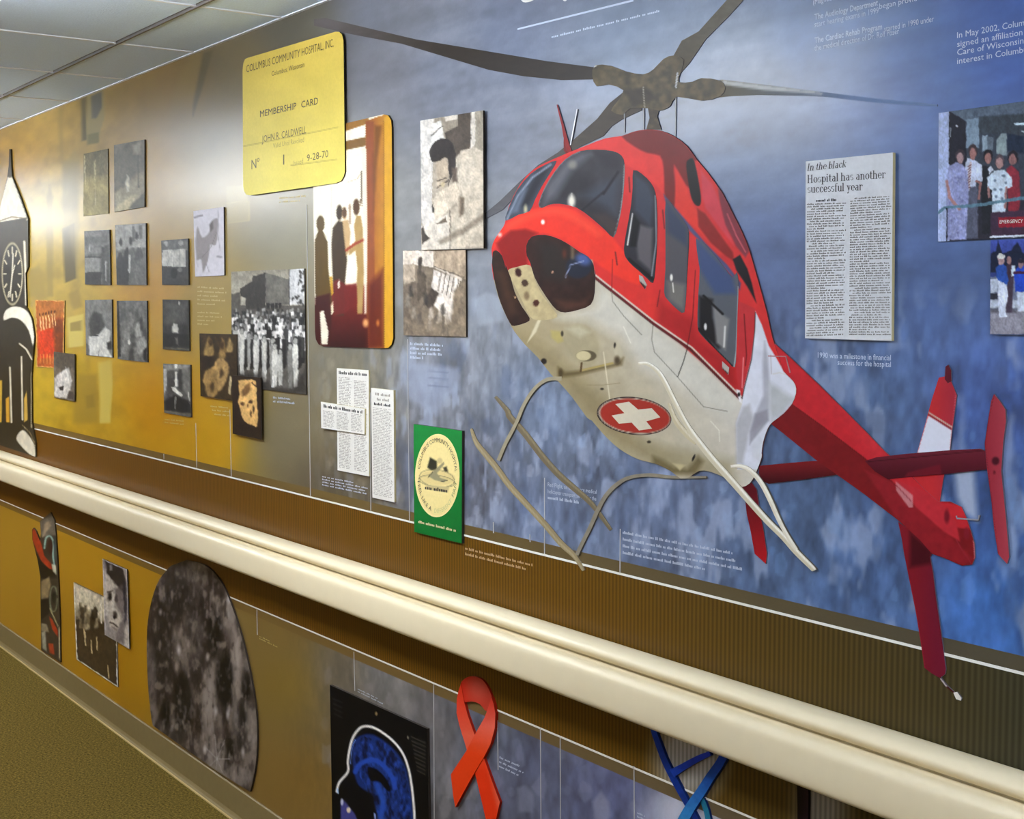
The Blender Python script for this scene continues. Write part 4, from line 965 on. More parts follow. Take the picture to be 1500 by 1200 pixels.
words('text_lines', qn([(352, 298), (553, 285), (550, 972), (346, 972)]), 57, NEWS, .0117, k4, 15, .6, 1.5, [1, 1, .98, 1, 1, 1, .8, 1, 1, .97, 1, 1, .55, 1], ragged=.05, indent=.15)

# --- green seal sign
se = T(590, 610, 6)
qs = se([(95, 68), (520, 128), (518, 1118), (100, 1015)])
sg = photo('seal_sign', 'green sign board with a round cream hospital seal above the handrail', 'sign', qs, lambda p: p.fill((24, 122, 52)).grad((640, 620), (640, 800), (30, 132, 58), (14, 104, 40)).noise(9, 9, .05, 2), .013, 0, 3, None, EDGE)
cxs, cys, rxs, rys = 590 + 303 / 6, 610 + 521 / 6, 195 / 6, 366 / 6
def p_seal(p):
    p.fill((246, 226, 158)); p.ell(cxs, cys, rxs * .97, rys * .97, (240, 218, 148)); s = se
    p.poly(s([(215, 450), (240, 360), (300, 395), (300, 470), (255, 480)]), (52, 52, 40), 2); p.poly(s([(355, 450), (385, 440), (400, 490), (370, 500)]), (60, 58, 46), 2)
    p.ell(*s([(305, 540)])[0], 26, 11, (222, 200, 136), .06); p.line(s(ellipse(300, 545, 155, 75, .15)), .8, (120, 112, 80)); p.line(s(ellipse(300, 570, 160, 50, .12)), .9, (110, 104, 76))
    p.poly(s([(230, 530), (270, 480), (360, 400), (365, 420), (300, 500), (330, 540), (395, 560), (360, 580), (280, 560)]), (150, 142, 108), 1.5); p.poly(s([(200, 600), (410, 620), (395, 670), (215, 640)]), (196, 178, 126), 2); p.line(s([(225, 535), (260, 490)]), 1.1, (50, 50, 40)); p.line(s([(340, 575), (395, 562)]), 1.1, (50, 50, 40)); p.ell(*s([(325, 390)])[0], 4, 4, (206, 186, 130), soft=2)
disc = flat('seal_disc', ellipse(cxs, cys, rxs, rys, .02, 56), p_seal, .0138, .012, 1.6, sg, PHOTO, (240, 220, 150))
text('seal_lettering', 'COLUMBUS COMMUNITY HOSPITAL', 0, 0, 0, 0, INK, .0144, disc, arc=(cxs, cys, rxs * .80, rys * .80, math.pi * 1.06, math.pi * 1.97, rys * .105))
text('seal_lettering', 'FEEL LIKE A', 0, 0, 0, 0, INK, .0144, disc, arc=(cxs, cys, rxs * .90, rys * .90, math.pi * .95, math.pi * .60, rys * .105))
SEALG = flat_mat('seal_faded_ink', (196, 188, 128), .5); SEALD = flat_mat('seal_green_ink', (96, 110, 60), .5)
text('seal_lettering', 'DIFFERENT', 0, 0, 0, 0, SEALG, .0144, disc, arc=(cxs, cys, rxs * .90, rys * .90, math.pi * .55, math.pi * .24, rys * .105))
text('seal_lettering', 'FIRM', 0, 0, 0, 0, SEALD, .0144, disc, arc=(cxs, cys, rxs * .90, rys * .90, math.pi * .20, math.pi * .07, rys * .105))
words('seal_lettering', se([(195, 605), (395, 635), (395, 675), (195, 645)]), 1, INK, .0144, disc, 3, .8, 2.5)
words('motto_line', se([(135, 912), (470, 990), (468, 1018), (137, 938)]), 1, EDGEW, .0138, sg, 6, .9, 1.9)

# --- colour photos at the right edge
em = T(1340, 140, 9.375); e2 = T(1360, 250, 4.614)
def p_emerg(p):
    p.fill((58, 66, 78)); p.poly([(1370, 160), (1391, 160), (1391, 360), (1370, 360)], (176, 190, 226)); p.poly([(1390, 160), (1416, 176), (1416, 250), (1400, 250), (1390, 240)], (34, 34, 46)); p.ell(1401.5, 184.5, 1.6, 1.4, (220, 225, 230)); p.line([(1392.5, 188), (1392.5, 200)], 1.5, (150, 160, 170))
    p.poly([(1391, 163), (1560, 140), (1560, 170), (1434, 172), (1416, 178)], (92, 106, 122), 2); p.poly(em([(705, 330), (880, 300), (885, 720), (705, 720)]), (130, 150, 168), 2); p.poly(em([(885, 290), (1500, 250), (1500, 560), (1270, 520), (885, 520)]), (62, 70, 78), 3)
    p.poly(em([(925, 550), (1000, 545), (1000, 760), (925, 770)]), (142, 160, 174)); p.poly(em([(1000, 560), (1075, 570), (1070, 760), (1000, 760)]), (100, 112, 124)); p.poly(em([(1120, 620), (1190, 520), (1265, 515), (1260, 830), (1120, 800)]), (138, 154, 156), 2); p.poly(em([(1270, 520), (1500, 560), (1500, 800), (1270, 760)]), (34, 46, 66), 3); p.poly(em([(1368, 378), (1500, 368), (1500, 400), (1375, 410)]), (206, 228, 240)); p.poly(em([(1462, 490), (1500, 485), (1500, 510), (1470, 505)]), (200, 215, 220))
    p.poly([(1391, 300), (1560, 290), (1560, 350), (1391, 354)], (44, 44, 56), 3)
    def face(x, y, hair, skin, w=6, h=8): p.ell(x, y - 2, w, h, hair); p.ell(x, y + 1, w * .72, h * .8, skin)
    # figures, left to right
    p.poly(em([(1260, 1000), (1330, 960), (1430, 1040), (1450, 1300), (1420, 1900), (1300, 1900)]), (142, 44, 58), 2); face(*em([(1345, 870)])[0], (36, 32, 40), (150, 108, 104), 7.5, 10)
    p.poly(em([(890, 1000), (960, 960), (1060, 980), (1090, 1200), (1080, 1900), (930, 1900)]), (34, 36, 44), 2); p.poly(em([(1005, 1010), (1050, 960), (1080, 1020), (1020, 1080)]), (210, 218, 232)); face(*em([(1005, 850)])[0], (32, 28, 36), (168, 120, 112), 7, 10)
    p.poly(em([(690, 960), (720, 860), (820, 880), (920, 960), (930, 1180), (840, 1180), (850, 1400), (690, 1400)]), (206, 216, 238), 1.5); p.poly(em([(735, 1250), (860, 1250), (870, 1960), (690, 1960)]), (88, 92, 110), 2); p.line(em([(850, 1180), (900, 1200), (880, 1420)]), 3.4, (150, 104, 100)); face(*em([(798, 790)])[0], (66, 54, 56), (168, 118, 112), 6.8, 11)
    p.line(em([(765, 930), (755, 1050), (735, 1300)]), 4, (206, 190, 190));
    for k in range(9): y = 960 + 38 * k; p.line(em([(728 - k * .5, y + 22), (772 - k * 2, y - 10)]), 1.2, (96, 44, 56))
    p.poly(em([(470, 980), (560, 910), (650, 940), (720, 1040), (740, 1300), (700, 1980), (450, 1980), (430, 1200)]), (150, 156, 200), 2); r = random.Random(2)
    for _ in range(130): p.ell(*em([(r.uniform(460, 710), r.uniform(980, 1960))])[0], 1.1, 1.6, r.choice(((176, 180, 216), (122, 126, 172))), soft=1.5, a=.8)
    p.line(em([(440, 1180), (480, 1400), (610, 1560)]), 4.6, (176, 130, 128)); face(*em([(625, 850)])[0], (60, 52, 60), (172, 140, 140), 7, 10)
    p.poly(em([(1000, 1120), (1090, 1030), (1230, 1020), (1330, 1120), (1340, 1250), (1260, 1280), (1240, 1630), (1060, 1630), (1060, 1300), (990, 1260)]), (208, 224, 238), 1.5)
    for x, y in ((1100, 1170), (1220, 1100), (1180, 1290), (1120, 1390), (1250, 1200), (1100, 1290), (1200, 1420)): p.ell(*em([(x, y)])[0], 2.2, 2.4, (110, 128, 150), soft=1.5)
    face(*em([(1165, 920)])[0], (88, 74, 80), (176, 138, 134), 6.6, 10); p.line(em([(1010, 1260), (1020, 1400)]), 3, (166, 120, 116)); p.line(em([(1255, 1260), (1240, 1540)]), 3, (166, 120, 116))
    p.line([(1368, 316), (1385, 304), (1430, 301), (1500, 290), (1560, 284)], 4.5, (92, 128, 146)); p.line([(1387, 305), (1387, 354)], 1.8, (22, 22, 34))
    p.poly(e2([(420, 285), (1000, 240), (1000, 450), (420, 440)]), (66, 46, 66), 2); p.poly(e2([(470, 318), (900, 300), (900, 375), (475, 385)]), (146, 30, 46), 1.5); p.line(e2([(420, 448), (1000, 430)]), 3, (220, 228, 240)); p.noise(3, 5, .07, 4)
emr = photo('emergency_group_photo', 'colour photo of people behind a railing with a red emergency sign', 'photo', [(1375, 165.6), (1575, 138), (1575, 344.5), (1374, 354)], p_emerg, .005, res=1.2)
text('sign_lettering', 'EMERGENCY', *e2([(480, 358), (640, 352)]), 5.2, 5.4, WHITE, .0056, emr, .15)
def p_coats(p):
    p.grad((1450, 352), (1450, 400), (70, 88, 176), (50, 66, 130)); p.poly(e2([(420, 690), (420, 560), (455, 540), (470, 470), (500, 560), (560, 540), (600, 480), (640, 560), (760, 500), (1000, 560), (1000, 700)]), (26, 34, 58), 2)
    p.poly(e2([(415, 720), (1000, 700), (1000, 960), (415, 960)]), (120, 128, 150), 2); p.poly(e2([(418, 735), (465, 730), (465, 820), (418, 830)]), (196, 206, 222)); p.poly(e2([(418, 830), (470, 830), (465, 870), (418, 870)]), (46, 48, 60)); p.poly(e2([(418, 875), (1000, 870), (1000, 930), (418, 930)]), (190, 200, 214), 2); p.poly(e2([(415, 945), (1000, 930), (1000, 1110), (415, 1110)]), (148, 146, 158), 3); p.poly(e2([(415, 930), (580, 930), (600, 960), (415, 965)]), (84, 84, 92), 4, .8)
    p.poly(e2([(525, 720), (575, 700), (565, 960), (525, 960)]), (72, 60, 76), 2); p.poly(e2([(455, 660), (490, 620), (530, 650), (550, 710), (530, 780), (465, 740)]), (44, 84, 170), 1.5); p.poly(e2([(468, 740), (530, 770), (535, 850), (520, 950), (535, 985), (480, 995), (470, 860)]), (222, 230, 246), 1.5); p.ell(*e2([(492, 600)])[0], 5, 8, (178, 148, 150)); p.ell(*e2([(492, 580)])[0], 6, 4, (226, 228, 220))
    p.poly(e2([(525, 650), (550, 610), (580, 650), (575, 720), (540, 740)]), (66, 48, 62), 2); p.ell(*e2([(545, 605)])[0], 3.6, 6, (158, 120, 116)); p.poly(e2([(560, 640), (585, 640), (590, 700), (560, 720)]), (206, 222, 232), 1.5)
    p.poly(e2([(575, 700), (610, 640), (660, 640), (680, 720), (660, 820), (590, 820)]), (36, 74, 190), 1.5); p.line(e2([(580, 690), (680, 690)]), 4, (70, 34, 64)); p.poly(e2([(598, 820), (660, 820), (650, 950), (602, 955)]), (216, 226, 244), 1.5); p.ell(*e2([(625, 630)])[0], 4, 7, (150, 120, 120)); p.ell(*e2([(625, 612)])[0], 5, 3, (40, 36, 50))
    p.person(1525, 372, 92, (206, 214, 232), (170, 140, 130), w=9, legs=(60, 70, 120)); p.person(1549, 374, 90, (46, 76, 160), (170, 140, 130), w=9, legs=(210, 216, 230)); p.noise(3, 5, .07, 6)
photo('uniform_photo', 'colour photo of people in blue jackets and white trousers at the right edge', 'photo', [(1451, 352), (1575, 348), (1575, 491.5), (1450, 489.5)], p_coats, .010, res=1.2)

# --- clock tower cut-out
def p_clock(p):
    k = ck; p.fill((50, 42, 24))
    p.poly(k([(-40, 300), (-5, 230), (30, 100), (45, 100), (105, 265), (95, 275), (0, 285)]), (232, 218, 190), 1.5); p.poly(k([(30, 0), (46, 0), (46, 60), (42, 105), (32, 105)]), (70, 56, 34)); p.line(k([(0, 270), (45, 255), (105, 262)]), 1.6, (120, 100, 60))
    p.poly(k([(-30, 280), (100, 258), (107, 445), (95, 470), (-30, 470)]), (58, 48, 26)); p.line(k([(93, 350), (97, 450), (100, 590)]), 3.2, (222, 208, 178)); p.line(k([(105, 280), (107, 440)]), 1.4, (80, 66, 36))
    p.ell(*k([(47, 473)])[0], 15.4, 46, (214, 200, 160)); p.ell(*k([(47, 473)])[0], 14, 43.4, (46, 40, 26))
    for i in range(12):
        a = i * math.pi / 6; p.line(k([(47 + 25 * math.cos(a), 473 + 78 * math.sin(a)), (47 + 33 * math.cos(a), 473 + 102 * math.sin(a))]), 1.8, (226, 212, 176))
    p.line(k([(50, 395), (46, 480), (38, 560)]), 1.6, (238, 226, 196)); p.line(k([(46, 478), (56, 440)]), 1.6, (238, 226, 196))
    p.poly(k(S([(14, 650), (20, 615), (50, 598), (90, 605), (118, 640), (130, 710), (125, 745), (110, 690), (80, 650), (45, 640)], 3)), (236, 224, 198), 1.4); p.line(k([(75, 740), (100, 760), (122, 800)]), 2.2, (220, 206, 176)); p.line(k([(82, 790), (86, 1030)]), 2.2, (228, 214, 184)); p.line(k([(38, 830), (44, 1040)]), 2.4, (226, 212, 180)); p.line(k([(120, 850), (120, 1060)]), 1.6, (180, 164, 130))
    p.poly(k([(22, 950), (35, 940), (37, 1040), (24, 1040)]), (214, 158, 50)); p.poly(k([(92, 950), (102, 920), (106, 1030), (92, 1040)]), (202, 160, 66)); p.poly(k([(-20, 880), (8, 880), (6, 1040), (-20, 1040)]), (206, 164, 60))
    p.poly(k(S([(62, 1100), (85, 1070), (110, 1090), (132, 1130), (134, 1172), (110, 1160), (80, 1130)], 3)), (214, 202, 176), 1.5); p.line(k([(85, 1050), (115, 1080), (136, 1130)]), 1.3, (150, 132, 96)); p.noise(3, 8, .1, 5)
ckp = ck([(35, -4), (41, -4), (43, 60), (46, 100), (80, 185), (107, 262), (108, 445), (97, 470), (101, 600), (122, 645), (132, 712), (124, 800), (120, 860), (122, 1040), (136, 1120), (136, 1172), (-55, 1108), (-55, 1080), (-38, 1020), (-36, 800), (-48, 720), (-40, 640), (-20, 590), (-20, 280), (5, 200), (28, 100), (33, 60)])
o = empty('clock_tower_cutout', px2w([(18, 668)])[0], 'dark clock tower cut-out with white pointed roof at the left end', 'cutout')
flat('tower', ckp, p_clock, .012, 0, 1.5, o, CUTOUT, (60, 50, 30))

# --- boards below the rail
to = T(30, 740, 4.288)
def p_totem(p):
    k = to; p.fill((70, 58, 44)); p.poly(k([(120, 100), (215, 60), (225, 190), (130, 200)]), (110, 100, 84), 3); p.poly(k([(150, 120), (180, 100), (190, 130), (140, 200)]), (172, 150, 118), 3); p.line(k(S([(150, 270), (160, 210), (185, 195), (205, 230), (205, 320), (215, 390), (222, 430)], 4, False)), 2.4, (150, 180, 164)); p.ell(*k([(185, 265)])[0], 4, 11, (60, 34, 24)); p.poly(k([(205, 230), (225, 190), (230, 360), (215, 340)]), (62, 72, 70), 2)
    p.poly(k([(75, 150), (90, 150), (130, 240), (150, 320), (195, 370), (200, 405), (180, 400), (130, 350), (95, 270), (75, 220)]), (172, 58, 28), 1.5); p.poly(k([(195, 370), (222, 380), (225, 440), (205, 420)]), (204, 196, 166), 1.4); p.poly(k([(90, 290), (140, 370), (215, 430), (235, 460), (130, 460), (110, 360)]), (34, 26, 18), 3)
    p.poly(k([(130, 480), (180, 450), (190, 500), (175, 580), (130, 590)]), (150, 128, 88), 3); p.line(k(ellipse(208, 590, 24, 80, 0, 18)), 2, (120, 124, 96)); p.ell(*k([(210, 580)])[0], 3, 8, (32, 30, 20)); p.poly(k([(130, 600), (175, 590), (180, 680), (130, 720)]), (36, 28, 20), 2); p.poly(k([(180, 700), (200, 720), (235, 790), (235, 830), (200, 780)]), (180, 62, 30), 1.5); p.line(k([(185, 650), (235, 760)]), 1.5, (180, 170, 120)); p.poly(k([(130, 740), (165, 750), (180, 800), (130, 790)]), (150, 136, 104), 2); p.poly(k([(132, 800), (155, 790), (165, 920), (140, 900)]), (170, 166, 140), 2); p.poly(k([(175, 870), (205, 870), (215, 940), (185, 930)]), (176, 66, 34), 2); p.poly(k([(240, 770), (248, 765), (250, 980), (242, 960)]), (206, 190, 150)); p.noise(3, 5, .2, 6)
totp = to([(122, 100), (150, 78), (188, 45), (212, 95), (222, 190), (234, 380), (240, 520), (247, 700), (250, 940), (251, 988), (190, 950), (130, 912), (126, 620), (124, 450), (108, 350), (88, 270), (74, 215), (72, 155), (82, 143), (98, 165), (122, 225), (128, 180)])
o = empty('totem_cutout', px2w([(75, 965)])[0], 'carved totem pole cut-out with red beak under the rail', 'cutout')
flat('carving', totp, p_totem, .010, 0, 1.3, o, CUTOUT, (50, 40, 26))
def p_group(p):
    k = to; p.fill((60, 46, 30)); p.poly(k([(330, 480), (605, 610), (605, 760), (480, 720), (345, 720)]), (206, 192, 162), 6); p.poly(k([(350, 700), (440, 690), (600, 780), (612, 1140), (352, 970)]), (72, 56, 36), 14)
    r = random.Random(4)
    for _ in range(26): x = r.uniform(350, 600); y = 640 + (x - 350) * .3 + r.uniform(-40, 70); p.poly(k([(x - 12, y + 60), (x - 6, y), (x + 6, y), (x + 12, y + 60)]), r.choice(((60, 50, 36), (100, 86, 60), (170, 154, 120), (40, 32, 22))), 3, .8)
    for x, y in ((405, 800), (445, 850), (478, 830), (550, 1010), (400, 780)): p.line(k([(x, y), (x + 4, y + 80)]), 1.4, (214, 190, 140))
    p.line(k([(505, 600), (508, 740)]), 2, (226, 216, 192)); p.poly(k([(375, 650), (400, 640), (400, 760), (380, 780)]), (70, 56, 38), 3, .7)
    for a, b_ in (((333, 485), (352, 970)), ((352, 970), (612, 1145)), ((612, 1145), (600, 613))): p.line(k([a, b_]), 2.6, (226, 220, 204))
    p.noise(3, 5, .18, 5)
photo('band_photo', 'old group photo with white border behind the portrait below the rail', 'photo', to([(333, 485), (600, 613), (612, 1145), (352, 970)]), p_group, .006, res=1.2)
def p_port(p):
    k = to; p.fill((150, 140, 134)); p.poly(k([(530, 345), (640, 395), (660, 480), (650, 560), (600, 520), (545, 430)]), (48, 40, 36), 3); p.poly(k([(535, 420), (600, 500), (655, 560), (640, 700), (610, 800), (560, 760), (530, 640), (528, 500)]), (186, 174, 158), 3); p.poly(k([(590, 530), (660, 480), (668, 640), (640, 700), (600, 640)]), (96, 86, 84), 5, .8); p.poly(k([(610, 790), (650, 700), (668, 720), (660, 820), (645, 870), (600, 850)]), (120, 110, 106), 4)
    p.ell(*k([(561, 572)])[0], 3.2, 6.5, (60, 50, 44), soft=3); p.ell(*k([(561, 578)])[0], 1.8, 3.4, (24, 20, 18), soft=2); p.ell(*k([(600, 588)])[0], 2.4, 5, (62, 52, 50), soft=3)
    p.line(k([(545, 545), (578, 540)]), 1.8, (58, 48, 42), soft=2); p.ell(*k([(592, 690)])[0], 2.6, 5, (70, 58, 54), soft=3); p.ell(*k([(590, 706)])[0], 2, 2.4, (34, 28, 26), soft=2)
    p.line(k([(562, 738), (585, 745), (608, 768)]), 1.8, (62, 50, 46), soft=2); p.line(k([(575, 762), (600, 785)]), 2.4, (120, 106, 98), soft=3); p.poly(k([(580, 560), (590, 560), (588, 660), (574, 672)]), (214, 204, 190), 4); p.poly(k([(535, 600), (552, 620), (556, 700), (538, 690)]), (206, 196, 182), 4)
    p.poly(k([(645, 470), (660, 480), (668, 720), (655, 740)]), (40, 36, 44), 3); p.poly(k([(560, 380), (575, 375), (575, 410), (560, 415)]), (130, 122, 116), 3)
    p.poly(k([(655, 760), (684, 740), (684, 905), (650, 880)]), (196, 184, 170), 3)
    for a, b_ in (((516, 340), (668, 407)), ((516, 340), (530, 815)), ((668, 407), (684, 900))): p.line(k([a, b_]), 1.5, (196, 188, 186))
    p.noise(3, 5, .1, 5)
photo('portrait_photo', 'black and white close-up portrait overlapping the old group photo', 'photo', to([(515, 338), (668, 405), (684, 905), (530, 815)]), p_port, .013, .0064, res=1.2)
moonp = S([(272, 821), (300, 828), (322, 850), (338, 884), (353, 930), (366, 985), (374, 1035), (376.5, 1075), (375, 1115), (370, 1146), (366, 1160)], 4, False) + [(318, 1130), (270, 1096), (224, 1063)] + S([(221.5, 1052), (218, 1020), (215.8, 985), (215, 950), (216, 915), (222, 880), (233, 850), (250, 829)], 4, False)
def p_moon(p):
    p.fill((118, 106, 96)); W = p.P
    n = fbm(W / np.array([20., 56.]), 41, 4); n2 = fbm(W / np.array([6., 15.]), 45, 3); n3 = fbm(W / np.array([4.0, 10.0]), 48, 2)
    p.mix(np.clip((n - .46) * 7, 0, 1) * .75, (44, 34, 30))
    for x, y, rx, ry, c, a in ((252, 868, 26, 44, 42, .8), (238, 955, 16, 60, 44, .75), (287, 900, 16, 46, 44, .7), (314, 925, 11, 36, 22, .95), (330, 1000, 14, 44, 18, .95), (268, 1030, 14, 48, 26, .85), (243, 1050, 7, 22, 20, .9), (361, 1006, 6, 24, 22, .95), (352, 1062, 10, 42, 26, .85), (337, 1098, 6, 20, 20, .9), (290, 985, 14, 26, 50, .6), (258, 1082, 10, 14, 34, .7)):
        p.ell(x, y, rx, ry, (c, c * .86, c * .8), soft=7, a=a)
    for x, y, rx, ry, c, a in ((338, 890, 7, 44, 176, .7), (306, 1040, 9, 60, 158, .75), (346, 960, 6, 30, 196, .75), (318, 1108, 13, 26, 150, .7), (222, 1010, 5, 44, 138, .7), (346, 1030, 3, 46, 180, .6), (280, 838, 34, 12, 96, .5), (345, 1138, 20, 18, 156, .6), (368, 1075, 5, 40, 140, .6), (322, 1060, 4, 22, 170, .6), (292, 935, 5, 22, 120, .6)):
        p.ell(x, y, rx, ry, (c, c * .93, c * .87), soft=8, a=a)
    p.mix(np.clip((n2 - .58) * 5, 0, 1) * .55, (164, 150, 138)); p.mix(np.clip((.40 - n2) * 5, 0, 1) * .55, (34, 26, 24)); p.mix(np.clip((n3 - .60) * 4, 0, 1) * .3, (176, 166, 162)); p.mix(np.clip((.38 - n3) * 4, 0, 1) * .35, (40, 32, 30))
    for x, y, rx, ry in ((262, 952, 2.6, 6), (304, 963, 1.8, 4), (235, 897, 1.6, 3), (316, 1042, 2, 5), (300, 1098, 2, 4), (334, 1046, 2, 6), (356, 1102, 2, 6), (335, 878, 2, 5)): p.ell(x, y, rx, ry, (214, 206, 204), soft=4, a=.8)
    for i in range(7): a = i * .9; p.line([(318, 1112), (318 + 18 * math.cos(a), 1112 + 36 * math.sin(a))], 1.2, (190, 184, 182), a=.5)
o = empty('moon_cutout', px2w([(300, 1112)])[0], 'large round grey moon cut-out standing on the baseboard', 'cutout')
flat('disc', moonp, p_moon, .012, .0024, 1.5, o, CUTOUT, (60, 52, 46))
br_ = T(470, 980, 5.172)
def p_brain(p):
    k = br_; p.fill((6, 7, 12))
    p.poly(k(S([(240, 560), (320, 500), (400, 500), (500, 560), (580, 640), (640, 740), (670, 860), (690, 1000), (700, 1300), (560, 1500), (440, 1400), (420, 1100), (340, 960), (270, 860), (240, 720)], 3)), (24, 48, 112), 4)
    n = fbm(p.P / np.array([4., 8.]), 3, 3); ins = sdist(p.P, k([(240, 560), (320, 500), (500, 550), (640, 740), (690, 1000), (700, 1400), (420, 1400), (420, 1100), (240, 720)])) < -2
    p.mix(np.where(ins, np.clip((n - .5) * 5, 0, 1) * .8, 0), (6, 12, 40)); p.mix(np.where(ins, np.clip((.42 - n) * 6, 0, 1) * .6, 0), (44, 84, 186))
    p.line(k(S([(260, 780), (300, 720), (400, 690), (480, 740), (540, 820), (560, 900)], 4, False)), 7, (36, 74, 170), soft=3); p.poly(k(S([(355, 750), (420, 760), (490, 830), (530, 920), (500, 920), (440, 850), (380, 850)], 3)), (3, 5, 14), 2); p.line(k([(430, 880), (470, 1000), (450, 1200)]), 8, (38, 78, 172), soft=4); p.poly(k([(170, 820), (300, 900), (400, 960), (420, 1130), (330, 1138), (240, 1040), (160, 980)]), (4, 6, 14), 4)
    p.line(k(S([(120, 930), (140, 860), (205, 780), (205, 690), (235, 540), (290, 455), (350, 435), (430, 460), (540, 540), (620, 640), (665, 760), (690, 900), (705, 1050), (712, 1200), (712, 1400)], 4, False)), 3.4, (250, 244, 236), soft=1.6); p.line(k(S([(225, 720), (235, 600), (260, 540)], 4, False)), 1, (110, 150, 230))
    p.poly(k([(150, 990), (170, 990), (260, 1100), (280, 1150), (150, 1150)]), (70, 70, 140), 3); p.ell(*k([(210, 1070)])[0], 3, 4, (240, 220, 190)); p.ell(*k([(160, 1010)])[0], 2, 5, (200, 205, 230)); p.line(k([(125, 910), (130, 940)]), 2.2, (190, 220, 255)); p.line(k([(408, 1100), (412, 1138), (420, 1250)]), 2.2, (150, 170, 230))
    p.ell(*k([(420, 340)])[0], 1.6, 2.6, (150, 124, 84)); p.ell(*k([(660, 520)])[0], 1.2, 2, (160, 150, 130))
    for j in range(4): p.line(k([(90 + 4 * j, 225 + 38 * j), (160, 255 + 38 * j)]), 1.6, (44, 42, 44))
    for j in range(9): p.line(k([(685 + 6 * j, 515 + 32 * j), (790, 560 + 30 * j)]), 2, (72, 68, 62), a=.8)
    p.noise(2, 3, .08, 2)
photo('brain_scan_board', 'black board with a blue head scan outlined in white', 'sign', [*br_([(68, 122), (806, 455)]), (630, 1322), (487, 1228)], p_brain, .012, res=1.5)
rib = empty('awareness_ribbon_cutout', px2w([(700, 1225)])[0], 'folded red awareness ribbon cut-out below the rail', 'cutout')
RB = br_
flat('loop', RB(S([(1072, 190), (1058, 115), (1100, 68), (1160, 56), (1225, 85), (1270, 150), (1297, 235), (1258, 322), (1205, 268), (1145, 246), (1086, 252)], 3)), lambda p: p.fill((206, 56, 34)).grad(*RB([(1060, 150), (1290, 220)]), (196, 40, 22), (186, 58, 44)).ell(*RB([(1190, 150)])[0], 14, 18, (206, 84, 68), soft=14, a=.8), .009, 0, 2, rib, CUTOUT, (150, 30, 14))
flat('back_tail', RB([(1062, 110), (1045, 160), (1030, 230), (1028, 335), (1050, 430), (1105, 610), (1170, 800), (1255, 1160), (1282, 1262), (1312, 1205), (1356, 1010), (1300, 860), (1240, 690), (1165, 500), (1112, 350), (1086, 252), (1072, 180)]), lambda p: p.fill((232, 64, 30)).grad(*RB([(1050, 150), (1120, 560)]), (216, 50, 28), (234, 96, 70), 1).grad(*RB([(1120, 520), (1250, 760)]), (234, 96, 70), (226, 52, 18), 1, RB([(1080, 480), (1200, 480), (1400, 1300), (1200, 1300)]), 8), .011, 0, 2, rib, CUTOUT, (150, 30, 14))
flat('front_tail', RB([(1292, 215), (1310, 270), (1322, 340), (1318, 450), (1285, 570), (1235, 670), (1150, 810), (1018, 1050), (1002, 960), (984, 800), (1100, 625), (1165, 500), (1240, 370), (1258, 320)]), lambda p: p.fill((232, 66, 32)).grad(*RB([(1300, 240), (1300, 480)]), (206, 56, 40), (236, 104, 84)).grad(*RB([(1270, 420), (1150, 640)]), (236, 104, 84), (228, 62, 20), 1, RB([(900, 520), (1340, 400), (1340, 700), (1000, 1100), (900, 900)]), 16), .0135, 0, 2, rib, CUTOUT, (160, 34, 16))
dna = empty('blue_strand_cutout', px2w([(1005, 1230)])[0], 'glossy blue branching strand cut-out low at the right', 'cutout')
def p_dna(a, b_, c0, c1): return lambda p: p.grad(a, b_, c0, c1).noise(5, 5, .12, 3)
for pts, w, c0, c1, d in (([(1030, 690), (1055, 760), (1100, 880), (1150, 980), (1220, 1110), (1270, 1200), (1330, 1330)], [26, 32, 36, 30, 34], (20, 60, 160), (16, 40, 110), .010),
                          ([(1140, 950), (1200, 915), (1280, 870), (1350, 840)], [50, 38, 34, 26], (28, 66, 170), (34, 60, 190), .0115),
                          ([(1450, 800), (1405, 890), (1350, 970), (1300, 1050), (1245, 1130), (1190, 1230), (1150, 1330)], [44, 50, 56, 64], (18, 50, 160), (60, 150, 190), .013),
                          ([(1305, 1090), (1330, 1160), (1350, 1260)], [26, 30], (30, 110, 140), (40, 120, 150), .0085)):
    q = D_(pts); flat('strand', stroke(q, [k / 3.75 for k in w]), p_dna(q[0], q[-1], c0, c1), d, 0, 2.2, dna, CUTOUT, (16, 40, 100))
dark = empty('dark_post_cutout', px2w([(1176, 1230)])[0], 'narrow black upright cut-out just showing below the rail at the right', 'cutout')
flat('post', [(1167, 1130), (1184, 1130), (1184, 1180), (1182, 1260), (1168, 1260), (1168, 1180)], lambda p: p.fill((26, 14, 22)).grad((1168, 0), (1184, 0), (16, 8, 14), (44, 26, 36)), .010, 0, 3, dark, CUTOUT, (20, 12, 16))

# ================================================================== helicopter cut-out
heli = empty('helicopter_cutout', px2w([(960, 712)])[0], 'large red and white rescue helicopter cut-out across the blue mural', 'helicopter')
HS = 0.42
def hp(name, poly, paint, d, res=1.8, edge=(96, 96, 110), d0=0.0, label=None):
    o = flat(name, poly, paint, d * HS, d0, res, heli, CUTOUT, edge)
    if label: o['label'] = label
    return o
